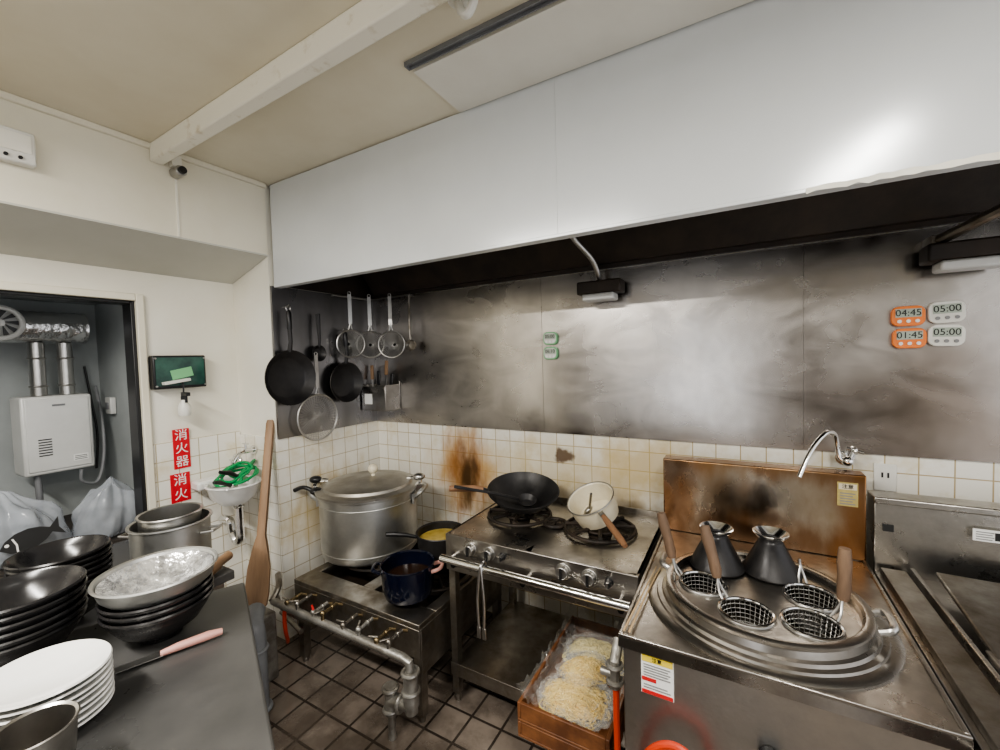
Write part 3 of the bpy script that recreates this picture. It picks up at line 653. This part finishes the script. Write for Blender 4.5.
M().box(0,W,-.012,.0,.635,.802).o('front_panel',steel_top,t,bevel=.003)
M().box(0,.01,0,D,.64,.80).box(W-.01,W,0,D,.64,.80).box(0,W,D-.01,D,.64,.83).box(0.01,W-.01,.0,D-.01,.64,.65).o('body',steel_dirty,t)
for cx,cy in cs:
    m=M(); grate(m,cx,cy,.812,.155,8,.03); m.o('grate',castiron,t)
    M().lathe([(0,0),(.05,0),(.055,.02),(.03,.035),(0,.035)],24,c=(cx,cy,.768)).o('burner',castiron,t)
M().torus((.415,.30,.81),.05,.009).torus((.415,.30,.805),.03,.007).box(.36,.47,.295,.305,.803,.815).box(.41,.42,.25,.35,.803,.815).o('small_trivet',castiron,t)
M().tube([(.01,-.06,.71),(W-.02,-.06,.71)],.017,16).o('hand_rail',chrome,t)
for x in(.05,W/2,W-.06): M().tube([(x,-.012,.71),(x,-.06,.71)],.008).o('rail_bracket',steel,t)
for x,rr in((.14,.026),(.235,.026),(.30,.014),(.575,.028),(.68,.028),(.755,.014)):
    k=M().cyl((x,-.012,.758),(x,-.018,.758),rr*1.15).cyl((x,-.018,.758),(x,-.04,.758),rr,rr*.85).o('knob',steel if rr>.02 else blackpl,t,bevel=.002)
    M().box(x-.004,x+.004,-.048,-.040,.758-rr*.8,.758+rr*.8).o('knob_grip',blackpl if rr>.02 else steel,k)
for x in(.05,.40,.80): M().cyl((x,-.012,.67),(x,-.03,.67),.012).o('bolt',blackpl,t)
for x in(.02,W-.02):
    for y in(.02,D-.02):
        M().box(x-.017,x+.017,y-.017,y+.017,.04,.64).cyl((x,y,0),(x,y,.04),.014).o('leg',steel_dirty,t)
M().box(.0,W,.0,D,.15,.17).box(0,W,-.003,.0,.13,.19).o('lower_shelf',steel_dirty,t,bevel=.002)
t=thing('tongs','steel tongs hanging from the range hand rail','tongs',(-.95,1.452,.70))
M().tube([(-.012,-.006,-.24),(-.016,-.006,-.12),(-.005,-.002,.0),(0,.005,.03),(0,.03,.035),(0,.04,.02)],.006,smooth=4).tube([(.012,-.006,-.24),(.016,-.006,-.12),(.005,-.002,.0),(0,.005,.028)],.006,smooth=4).o('arm',steel,t)
M().box(-.022,-.004,-.01,0,-.28,-.23).box(.004,.022,-.01,0,-.28,-.23).o('tip',steel,t,bevel=.002)
# WOK
t=thing('wok','black iron wok with wooden handle on the burner','wok',(-.96,1.88,.84),rotm((.03,-.24,.96),(-.87,-.49,.02)))
pr=[(0,0)]+[(.18*math.sin(a),.20-.20*math.cos(a)) for a in [R(60)*i/10*1.0 for i in range(1,11)]]
sc_=.178/pr[-1][0]; pr=[(r_*sc_,z_) for r_,z_ in pr]
top_z=pr[-1][1]
inn=[(max(r_-.003,0),z_+.003) for r_,z_ in pr][::-1]
M().lathe(pr+[(.181,top_z+.002)]+inn,64).o('pan_body',iron,t)
M().tube([(.175,0,top_z-.01),(.21,0,top_z+.005)],.012).o('handle_socket',iron,t)
M().tube([(.20,0,top_z+.003),(.25,0,top_z+.008),(.37,0,top_z+.008)],[.014,.017,.015],12).o('handle',woodx,t)
t=thing('ladle','black iron ladle resting in the wok','ladle',(-.93,1.82,.895),rotm((.1,-.3,.9),(-.85,-.42,.08)))
M().tube([(.02,0,.01),(.12,0,.03),(.34,0,.055)],[.006,.006,.008],8).o('handle',iron,t)
M().lathe([(0,-.02),(.03,-.014),(.048,.01),(.046,.011),(.028,-.011),(0,-.016)],28,c=(-.02,0,0)).o('bowl',iron,t)
# CREAM PAN
t=thing('saucepan','deep cream enamel saucepan with wooden handle tilted on burner','saucepan',(-.572,1.89,.852),rotm((-.22,-.42,.86),(.62,-.76,-.17)))
M().lathe([(0,0),(.082,0),(.098,.012),(.105,.05),(.108,.105),(.113,.107),(.111,.111),(.104,.105),(.100,.05),(.092,.016),(.078,.006),(0,.005)],56).o('pan_body',creamen,t)
M().torus((0,0,.109),.111,.003).o('rim',steel,t)
M().box(.10,.15,-.012,.012,.090,.100).o('handle_socket',steel,t,bevel=.002)
M().tube([(.14,0,.095),(.19,0,.093),(.30,0,.085),(.335,0,.082)],[.011,.014,.014,.010],12).o('handle',woodx,t)
t=thing('scoop','small steel scoop lying in the cream pan','scoop',(-.60,1.84,.90),rotm((-.3,-.4,.85),(.4,-.5,.55)))
M().tube([(0,0,0),(.12,0,.03)],.006).o('handle',steel,t); M().ball((-.02,0,0),.028,(1,1,.5),10).o('bowl',steel,t)
# ------------------------------------------------------------------ CRATE (two shallow trays stacked)
for kz,lab in((0,'empty lower wooden noodle tray under the filled one'),(1,'shallow worn orange-brown wooden noodle tray on the shelf')):
    t=thing('noodle_tray',lab,'tray',(-.735,1.345,.172+kz*.062))
    hh=.060 if kz==0 else .072
    M().box(0,.35,0,.60,0,.010).box(0,.014,0,.60,.010,hh).box(.336,.35,0,.60,.010,hh).box(.014,.336,0,.014,.010,hh).box(.014,.336,.586,.60,.010,hh).o('frame',cratewood,t,bevel=.003)
random.seed(5)
m=M(); n_=34; vs=[[m.bm.verts.new((-.004+.358*i/n_,-.004+.606*j/n_,.036+.055*(abs(i-n_/2)/(n_/2))**5+.055*(abs(j-n_/2)/(n_/2))**5+.034*noise.noise(Vector((i*.45,j*.45,1)))+.024*noise.noise(Vector((i*1.1,j*1.1,4))))) for j in range(n_+1)] for i in range(n_+1)]
for i in range(n_):
    for j in range(n_): m.bm.faces.new([vs[i][j],vs[i+1][j],vs[i+1][j+1],vs[i][j+1]])
m.o('plastic_liner',film,t,ang=30,label='loose clear plastic liner')
def noodlepack(x,y,z,m_,s,lab,rz,sx=.14,sy=.105,h=.06):
    random.seed(s); t=thing('noodle_pack',lab,'noodles',(x,y,z),(0,0,rz),'noodle packs in the tray')
    pts=[]; cx=cy=0
    for i in range(1400):
        a=i*.9+random.uniform(-.5,.5)
        if i%14==0: cx=random.uniform(-.6,.6); cy=random.uniform(-.6,.6)
        q=.40
        px=cx+q*math.cos(a); py=cy+q*math.sin(a)*.8
        d=min(1,math.hypot(px,py))
        pts.append((px*sx,py*sy,.008+h*(1-d*d*.85)*random.uniform(.55,1)))
    M().tube(pts,.0026,4,smooth=2).o('noodles',m_,t)
    blob((0,0,0),(sx*1.08,sy*1.10,h*.78),.26,3.0,s,1.1).o('plastic_wrap',film,t,ang=22)
    return t
noodlepack(-.735+.175,1.345+.155,.248,noodle,5,'film-wrapped heap of yellow fresh noodles in the tray',.1,.135,.115,.05)
noodlepack(-.735+.178,1.345+.425,.248,noodle2,9,'film-wrapped heap of pale fresh noodles in the tray',-.1,.135,.115,.05)
noodlepack(-.735+.17,1.345+.290,.27,noodle,12,'film-wrapped yellow noodles resting over the other packs',.9,.10,.09,.045)
# ------------------------------------------------------------------ NOODLE BOILER
BX0,BX1,BY0,BY1=-.305,.405,1.17,2.0
BC=(.05,1.50)
t=thing('noodle_boiler','large stainless noodle boiler with low round basin','noodle boiler',(0,0,0))
holeplate([(BC[0],BC[1],.25)],steel_top,t,(0,0,.785),'deck',.015,(BX0,BX1,BY0,BY1))
M().box(BX0,BX0+.010,BY0+.010,BY1,.8,.808).box(BX1-.010,BX1,BY0+.010,BY1,.8,.808).box(BX0,BX1,BY0,BY0+.010,.8,.808).o('deck_rim',steel_top,t,bevel=.002)
M().box(BX0+.01,BX1-.01,BY0+.015,BY0+.03,.12,.77).box(BX0+.01,BX1-.01,BY1-.02,BY1-.01,.12,.77).box(BX0+.01,BX0+.02,BY0+.03,BY1-.02,.12,.77).box(BX1-.02,BX1-.01,BY0+.03,BY1-.02,.12,.77).box(BX0+.01,BX1-.01,BY0+.015,BY1-.01,.11,.12).o('cabinet_body',steel,t,bevel=.003)
for x in(BX0+.06,BX1-.06):
    for y in(BY0+.06,BY1-.06): M().cyl((x,y,0),(x,y,.11),.02).o('foot',steel_dirty,t)
M().box(BX0,BX1,2.0,2.08,.8,1.125).o('backguard',steel_burnt,t,bevel=.005)
M().lathe([(.325,0),(.327,.005),(.318,.010),(.300,.011),(.297,.017),(.284,.019),(.280,.027),(.271,.031),(.266,.048),(.270,.052),(.271,.060),(.264,.064),(.250,.063),(.243,.056),(.241,-.15),(.20,-.18),(0,-.18)],96,c=(BC[0],BC[1],.80)).o('round_basin',steel_basin,t)
M().lathe([(0,-.045),(.240,-.045)],64,c=(BC[0],BC[1],.80)).o('cooking_water',water,t)
BK=[(-.108,1.49),(.012,1.375),(.168,1.395),(.185,1.55)]
PZ=.840
holeplate([(BC[0],BC[1],.242)]+[(x,y,.071) for x,y in BK],steel_top,t,(0,0,PZ),'basket_plate')
for bx,by in BK: M().torus((bx,by,PZ+.002),.072,.0025).o('basket_collar',steel,t)
for s,a in((-1,R(165)),(1,R(-8))):
    x=BC[0]+.268*math.cos(a); y=BC[1]+.268*math.sin(a)
    M().tube([(x,y-.045,.852),(x+s*.03,y-.04,.866),(x+s*.03,y+.04,.866),(x,y+.045,.852)],.010,smooth=4).o('lift_handle',steel,t)
M().box(-.245,-.160,BY0+.010,BY0+.014,.652,.765).o('warning_label',white,t)
M().box(-.243,-.162,BY0+.008,BY0+.0098,.745,.763).o('label_block',yellowink,t)
M().box(-.243,-.205,BY0+.008,BY0+.0098,.690,.700).o('label_block',redink,t)
M().box(-.243,-.162,BY0+.008,BY0+.0098,.654,.664).o('label_block',redink,t)
text('注意',.013,darkink,t,(-.2025,BY0+.0075,.754))
for i in range(5): M().box(-.238,-.168-.006*(i%2),BY0+.008,BY0+.0095,.705+.0075*i,.7075+.0075*i).o('label_print',greyink,t)
for i in range(2): M().box(-.238,-.168-.008*(i%2),BY0+.008,BY0+.0095,.670+.008*i,.6725+.008*i).o('label_print',greyink,t)
lb=M().box(.318,.380,1.996,1.999,1.005,1.095).o('gold_sticker',amber,t)
M().box(.322,.376,1.9945,1.9955,1.068,1.090).o('sticker_header',creamen,lb)
text('注意',.018,darkink,lb,(.349,1.9935,1.079))
for i in range(5): M().box(.326,.372-.008*(i%2),1.994,1.9955,1.012+.010*i,1.0155+.010*i).o('print_line',greyink,lb)
M().cyl((.06,BY0+.015,.60),(.06,BY0-.02,.60),.025).o('control_knob',blackpl,t,bevel=.003)
def basket(x,y,a,label,grip=1,lean=0):
    t=thing('noodle_basket',label,'strainer',(x,y,PZ+.004),(0,0,a),'noodle baskets in the boiler')
    M().lathe([(k*1.09,z) for k,z in [(0,-.085),(.022,-.084),(.042,-.079),(.050,-.070),(.053,-.060),(.055,-.049),(.057,-.037),(.059,-.025),(.061,-.012),(.0625,0)]],30).o('mesh_cup',steel,t,wire=.0026)
    M().torus((0,0,.003),.069,.0045).o('rim',chrome,t)
    M().tube([(.067,-.012,.0),(.086,-.008,.02),(.099,0,.05),(.104,0,.07)],.004,smooth=4).tube([(.067,.012,.0),(.086,.008,.02),(.099,0,.05)],.004,smooth=4).o('wire_arm',steel,t)
    if grip: M().tube([(.102,0,.055),(.105,0,.075),(.110+lean*.3,0,.12),(.114+lean*.7,0,.16),(.118+lean,0,.20)],[.013,.017,.016,.018,.014],12).o('wood_grip',woodgrip,t)
basket(BK[0][0],BK[0][1],R(165),'noodle strainer basket with dark wooden grip, outermost of the set',1,.02)
basket(BK[1][0],BK[1][1],R(140),'noodle strainer basket with wooden grip crossing the rim',1,.03)
basket(BK[2][0],BK[2][1],R(40),'noodle strainer basket with upright worn wooden grip',1,-.01)
basket(BK[3][0],BK[3][1],R(100),'noodle strainer basket with bare wire arm near the cones',0)
cone0=None
for (x,y) in((-.075,1.640),(.088,1.670)):
    if cone0 is None:
        cone0=thing('noodle_cone','black conical strainer cup upturned on boiler cover','strainer',(x,y,PZ+.004),group='upturned cones on the boiler')
        M().lathe([(.088,0),(.089,.006),(.083,.012),(.060,.060),(.037,.106),(.035,.116)],40).o('cone_body',iron,cone0,solid=.002)
        M().lathe([(.034,.114),(.046,.126),(.053,.134),(.054,.139),(.050,.140),(.043,.131),(.030,.119)],40).o('chrome_rim',chrome,cone0)
        M().cyl((0,0,.09),(0,0,.105),.036).o('inner_base',castiron,cone0)
    else: clone(cone0,(x,y,PZ+.004))
for i,(dx) in enumerate((0,.014)):
    c=M().tube([(-.272+dx,1.60,.8135),(-.281+dx*.8,1.40,.8135),(-.292+dx*1.1,1.185,.812)],[.002,.0028,.0036],8).o('chopstick',woodlight)
    top(c,'long pale cooking chopstick lying on the boiler deck','chopstick','cooking chopsticks')
top(M().tube([(-.335,1.25,.58),(-.335,1.25,.50),(-.332,1.24,.30),(-.34,1.22,.12),(-.32,1.15,.03),(-.2,1.02,.012),(0,.98,.012)],.010,smooth=6).o('gas_hose',hosered),'orange-red gas hose dropping beside the boiler','hose')
top(M().tube([(-.26,1.14,.40),(-.22,1.125,.53),(-.154,1.125,.58),(-.09,1.125,.54),(-.07,1.13,.40),(-.1,1.13,.2),(-.2,1.1,.012)],.010,smooth=6).o('gas_hose',hosered),'orange-red hose looping up before the boiler front','hose')
top(M().tube([(-.338,1.25,.58),(-.338,1.25,.66),(-.338,1.30,.70)],.016).torus((-.338,1.25,.60),.02,.007).torus((-.338,1.25,.65),.02,.007).cyl((-.338,1.25,.62),(-.38,1.25,.62),.012).o('gas_riser',galv),'galvanised gas cock fitting beside the boiler','pipe')
# faucet
t=thing('gooseneck_faucet','slim chrome gooseneck wall faucet above the boiler','faucet',(0,0,0))
M().cyl((.37,2.19,1.15),(.37,2.12,1.15),.015).cyl((.37,2.19,1.15),(.37,2.182,1.15),.030).ball((.37,2.12,1.15),.020).o('valve_body',chrome,t)
M().tube([(.37,2.12,1.15),(.345,2.12,1.16),(.335,2.115,1.22),(.322,2.09,1.262),(.29,2.05,1.268),(.24,2.0,1.21),(.195,1.95,1.11)],.0085,12,smooth=6).o('spout',chrome,t)
M().cyl((.38,2.12,1.155),(.39,2.12,1.19),.010).tube([(.365,2.12,1.203),(.42,2.12,1.187)],.007).tube([(.39,2.09,1.19),(.39,2.15,1.20)],.007).ball((.39,2.12,1.197),.012,seg=8).o('cross_handle',chrome,t)
t=thing('wall_outlet','white electrical outlet plate on the tiles','outlet',(.50,2.198,1.08))
M().box(-.035,.035,-.006,0,-.055,.055).o('plate',whitepl,t,bevel=.003)
for x in(-.009,.009): M().box(x-.003,x+.003,-.0075,-.006,.0,.02).o('slot',darkink,t)
# ------------------------------------------------------------------ RIGHT GRIDDLE UNIT
t=thing('griddle_cabinet','stainless gyoza griddle cabinet with tall backguard','griddle',(.42,0,0))
M().box(.005,.95,1.10,2.0,.74,.775).o('deck',steel_top,t,bevel=.003)
M().box(.015,.94,1.12,1.99,.12,.74).o('cabinet_body',steel,t,bevel=.003)
M().box(.005,.95,2.0,2.10,.74,1.05).box(.003,.95,1.985,2.0,1.03,1.055).o('backguard',steel_top,t,bevel=.005)
M().box(.02,.09,1.12,1.98,.775,.80).o('side_rail',steel_dirty,t,bevel=.002); M().box(.10,.112,1.12,1.98,.775,.815).o('side_rail',steel_top,t,bevel=.002)
for x in(.06,.88):
    for y in(1.18,1.92): M().cyl((x,y,0),(x,y,.12),.02).o('foot',steel_dirty,t)
M().box(.255,.335,1.980,1.984,.945,.985).o('instruction_label',white,t)
for i in range(4): M().box(.262,.300+.004*(i%2),1.978,1.9805,.951+.008*i,.9535+.008*i).o('label_print',greyink,t)
M().box(.306,.328,1.978,1.9805,.952,.978).o('label_print',darkink,t)
M().box(.03,.06,1.995,1.999,.93,.955).o('vent_mark',darkink,t)
for (x,y,z,rx,ry) in((.13,1.14,.785,R(2),0),(.14,1.50,.80,R(6),R(1)),(.50,1.13,.80,R(2),R(-2)),(.51,1.48,.815,R(7),R(-2))):
    l=M().box(0,.40,0,.40,0,.008).box(.004,.396,0.004,.396,-.014,0).o('lid',steel_top if y<1.4 else steel_dirty,t,bevel=.004)
    l.location=(x,y,z); l.rotation_euler=(rx,ry,0)
    M().tube([(.15,.03,.008),(.15,.03,.026),(.25,.03,.026),(.25,.03,.008)],.005).o('lid_handle',steel,l)
# ------------------------------------------------------------------ TIMERS
def timer(x,z,w,h,m_,txt,label,rz=0,ts=.034,face=None):
    t=thing('kitchen_timer',label,'timer',(x,2.188,z),(0,rz,0),'kitchen timers on the steel wall')
    hh=h/2; rr=h*.32; poly=[]
    for (cx,cy,a0) in((w/2-rr,hh-rr,0),(-w/2+rr,hh-rr,90),(-w/2+rr,-hh+rr,180),(w/2-rr,-hh+rr,270)):
        for k in range(7): a=R(a0+15*k); poly.append((cx+rr*math.cos(a),cy+rr*math.sin(a)))
    M().prism(poly,-.016,0,'y').o('case',m_,t,bevel=.003)
    if face: M().prism([(a*.84,b*.80) for a,b in poly],-.0168,-.016,'y').o('face_plate',face,t)
    M().box(-w*.38,w*.38,-.0180,-.0165,-h*.06,h*.36).o('display',lcd,t)
    text(txt,ts,darkink,t,(0,-.0186,h*.145))
    for i in range(3): M().cyl((-w*.26+w*.26*i,-.016,-h*.26),(-w*.26+w*.26*i,-.020,-h*.26),.0065,seg=14).o('button',white if m_ is not whitepl else greyink,t)
timer(.558,1.715,.098,.076,orange,'04:45','orange digital kitchen timer showing 04:45')
timer(.562,1.630,.098,.076,orange,'01:45','orange digital kitchen timer showing 01:45')
timer(.664,1.722,.100,.080,whitepl,'05:00','white digital kitchen timer showing 05:00',R(-2))
timer(.664,1.636,.100,.080,whitepl,'05:00','white digital kitchen timer below its twin',R(2))
timer(-.915,1.70,.082,.070,greent,'05:00','small green-rimmed kitchen timer',0,.026,whitepl)
timer(-.915,1.618,.082,.070,greent,'06:10','small green-rimmed kitchen timer under another',0,.026,whitepl)
# ------------------------------------------------------------------ HANGING PANS
WX=-2.276
def frypan(y,z,r_,hl,label,x=WX):
    t=thing('frying_pan',label,'frying pan',(x,y,z),rotm((1,0,0),(0,0,1)))
    M().lathe([(0,0),(r_*.72,0),(r_*.8,.006),(r_,.045),(r_+.004,.047),(r_+.002,.05),(r_-.004,.046),(r_*.78,.010),(r_*.7,.004),(0,.004)],56).o('pan_body',iron,t)
    M().torus((0,0,.047),r_+.002,.002).o('pan_rim_ring',steel_dirty,t)  # thin lighter steel ring along the pan rim
    M().tube([(r_*.97,0,.04),(r_+.05,0,.055),(r_+hl*.6,0,.05)],[.014,.011,.011],10).o('handle',iron,t)
    M().tube([(r_+hl*.5,0,.05),(r_+hl*.55,0,.05),(r_+hl*.93,0,.048),(r_+hl,0,.046)],[.010,.014,.014,.008],12).o('grip',blackpl,t)
    M().torus((r_+hl+.01,0,.046),.014,.004,(0,0,1),16,6).o('hanging_ring',steel,t)
    return t
frypan(1.50,1.52,.155,.23,'large black frying pan hanging on the steel side wall')
frypan(1.89,1.47,.128,.20,'smaller black frying pan hanging near the corner')
def hook(x,y,z,n):
    h=M().cyl((x,y,z+.01),(x+n[0]*.05,y+n[1]*.05,z+.01),.004,seg=8).tube([(x+n[0]*.05,y+n[1]*.05,z+.01),(x+n[0]*.062,y+n[1]*.062,z+.02)],.004,8).o('wall_hook',steel)
    top(h,'small steel wall hook holding a utensil','hook','utensil hooks')
hook(-2.28,1.50,1.915,(1,0)); hook(-2.28,1.89,1.80,(1,0))
def skimmer(loc,rot,r_,hl,label,deep=.03,wirem=steel):
    t=thing('mesh_skimmer',label,'skimmer',loc,rot)
    prof=[(0,-deep)]+[(r_*k/14,-deep*(1-(k/14)**2)) for k in range(1,15)]
    M().lathe(prof,44).o('mesh',wirem,t,wire=.0026)
    M().torus((0,0,0),r_,.0055).o('rim',steel,t)
    M().tube([(r_,-.012,0),(r_+.05,0,.004)],.004,8).tube([(r_,.012,0),(r_+.05,0,.004)],.004,8).box(r_+.04,r_+hl,-.012,.012,.002,.007).o('handle',steel,t)
    M().torus((r_+hl+.008,0,.004),.010,.003,(0,0,1),14,6).o('hanging_ring',steel,t)
skimmer((-2.24,1.67,1.27),rotm((1,0,0),(0,0,1)),.138,.24,'round flat wire skimmer hanging lowest on the side wall',.02)
skimmer((-2.20,1.91,1.72),rotm((1,-.5,0),(0,0,1)),.088,.23,'deep mesh strainer hanging from the wall rail',.07)
skimmer((-2.17,2.05,1.715),rotm((.8,-.7,0),(0,0,1)),.088,.23,'deep mesh strainer hanging between two others',.07)
skimmer((-2.02,2.09,1.71),rotm((.5,-1,0),(0,0,1)),.088,.23,'deep mesh strainer hanging at the corner end',.07)
t=thing('ladle','black ladle hanging on the steel side wall','ladle',(-2.25,1.70,1.66),rotm((1,0,0),(0,0,1)))
M().lathe([(0,-.02),(.03,-.014),(.05,.01),(.048,.011),(.028,-.011),(0,-.016)],28).o('bowl',iron,t); M().tube([(.04,0,.01),(.08,0,.015),(.24,0,.01)],[.007,.009,.013],8).o('handle',iron,t)
t=thing('ladle','ladle shape standing in for a reflection or shadow on the back wall','ladle',(-1.88,2.13,1.70),rotm((0,-1,0),(0,0,1)))
M().lathe([(0,-.02),(.03,-.014),(.04,.01),(.038,.011),(.028,-.011),(0,-.016)],28).o('bowl',steel_dirty,t); M().tube([(.036,0,.01),(.08,0,.015),(.325,0,.01)],.007,8).o('handle',steel_dirty,t)
t=thing('utensil_rail','steel hanging rail across the wall corner','rail',(0,0,0))
M().tube([(-2.25,1.82,2.03),(-2.25,2.05,2.03),(-2.21,2.13,2.03),(-1.87,2.12,2.03)],.006,10,smooth=4).o('rod',steel,t)
M().cyl((-2.28,1.84,2.03),(-2.25,1.84,2.03),.005).o('bracket',steel,t); M().cyl((-1.90,2.19,2.03),(-1.90,2.12,2.03),.005).o('bracket',steel,t)
t=thing('utensil_holder','steel wall pocket holding ladles and spatulas','utensil holder',(-2.14,2.104,1.27))
M().box(-.13,.09,-.06,-.056,0,.16).box(-.13,.09,.08,.084,0,.19).box(-.13,-.126,-.056,.08,0,.17).box(.086,.09,-.056,.08,0,.17).box(-.13,.09,-.06,.084,-.004,0).o('pocket',steel_top,t,bevel=.002)
M().box(-.10,-.03,-.062,-.0605,.04,.11).o('sticker',white,t)
for i,(dx,hh) in enumerate(((-.09,.30),(-.04,.26),(.02,.33),(.06,.24))):
    u=thing('spatula','steel utensil standing in the wall pocket','spatula',(-2.14+dx,2.11,1.275),(R(-4),R(3*(i-1.5)),0),'utensils in the wall pocket')
    M().box(-.007,.007,-.002,.002,0,hh).o('shaft',steel,u); M().box(-.013,.013,-.006,.006,hh-.10,hh).o('grip',blackpl if i%2 else wood,u,bevel=.004)
# ------------------------------------------------------------------ FLUORESCENT FIXTURES (one read off the hood highlight, one added)
def fluoro(x,y,L,rz,p,label,w=.10):
    t=thing('ceiling_light',label,'ceiling light',(x,y,2.6),(0,0,rz))
    M().box(-.06,.06,-L/2,L/2,-.045,0).o('housing',whitepl,t,bevel=.004)
    M().tube([(0,-L/2+.03,-.07),(0,L/2-.03,-.07)],.016).o('tube',tubem,t)
    for s in(-1,1): M().box(-.015,.015,s*(L/2-.02)-.01,s*(L/2-.02)+.01,-.09,-.045).o('end_cap',whitepl,t)
    la=bpy.data.lights.new('lamp','AREA'); la.shape='RECTANGLE'; la.size=w; la.size_y=L; la.energy=p; la.color=(1,.965,.90)
    lo=bpy.data.objects.new('lamp_light',la); COL.objects.link(lo); lo.location=(x,y,2.50); lo.rotation_euler=(0,0,rz)
fluoro(.48,.12,.8,R(-14),30,'bare-tube fluorescent ceiling light over the aisle',.08)
fluoro(-1.3,-.5,1.2,R(90),74,'added unseen bare-tube fluorescent light for the left side')  # added fill light for the left side of the room
w=bpy.data.worlds.new('World'); scene.world=w; w.use_nodes=True
w.node_tree.nodes['Background'].inputs[0].default_value=(.97,.98,1,1); w.node_tree.nodes['Background'].inputs[1].default_value=1.5
try: scene.view_settings.look='AgX - Medium High Contrast'
except Exception as e: print(e)
# ------------------------------------------------------------------ CAMERA
cam=bpy.data.cameras.new('Camera'); co=bpy.data.objects.new('Camera',cam); COL.objects.link(co)
r_=Vector((.8689,.4946,-.0286)); u_=Vector((.0047,.0495,.9987)); b_=r_.cross(u_).normalized(); r_.normalize(); u_=b_.cross(r_)
mt=Matrix((r_,u_,b_)).transposed().to_4x4(); mt.translation=(0,0,1.6)
co.matrix_world=mt
cam.sensor_width=36; cam.lens=36*421/1000; cam.clip_start=.02
scene.camera=co
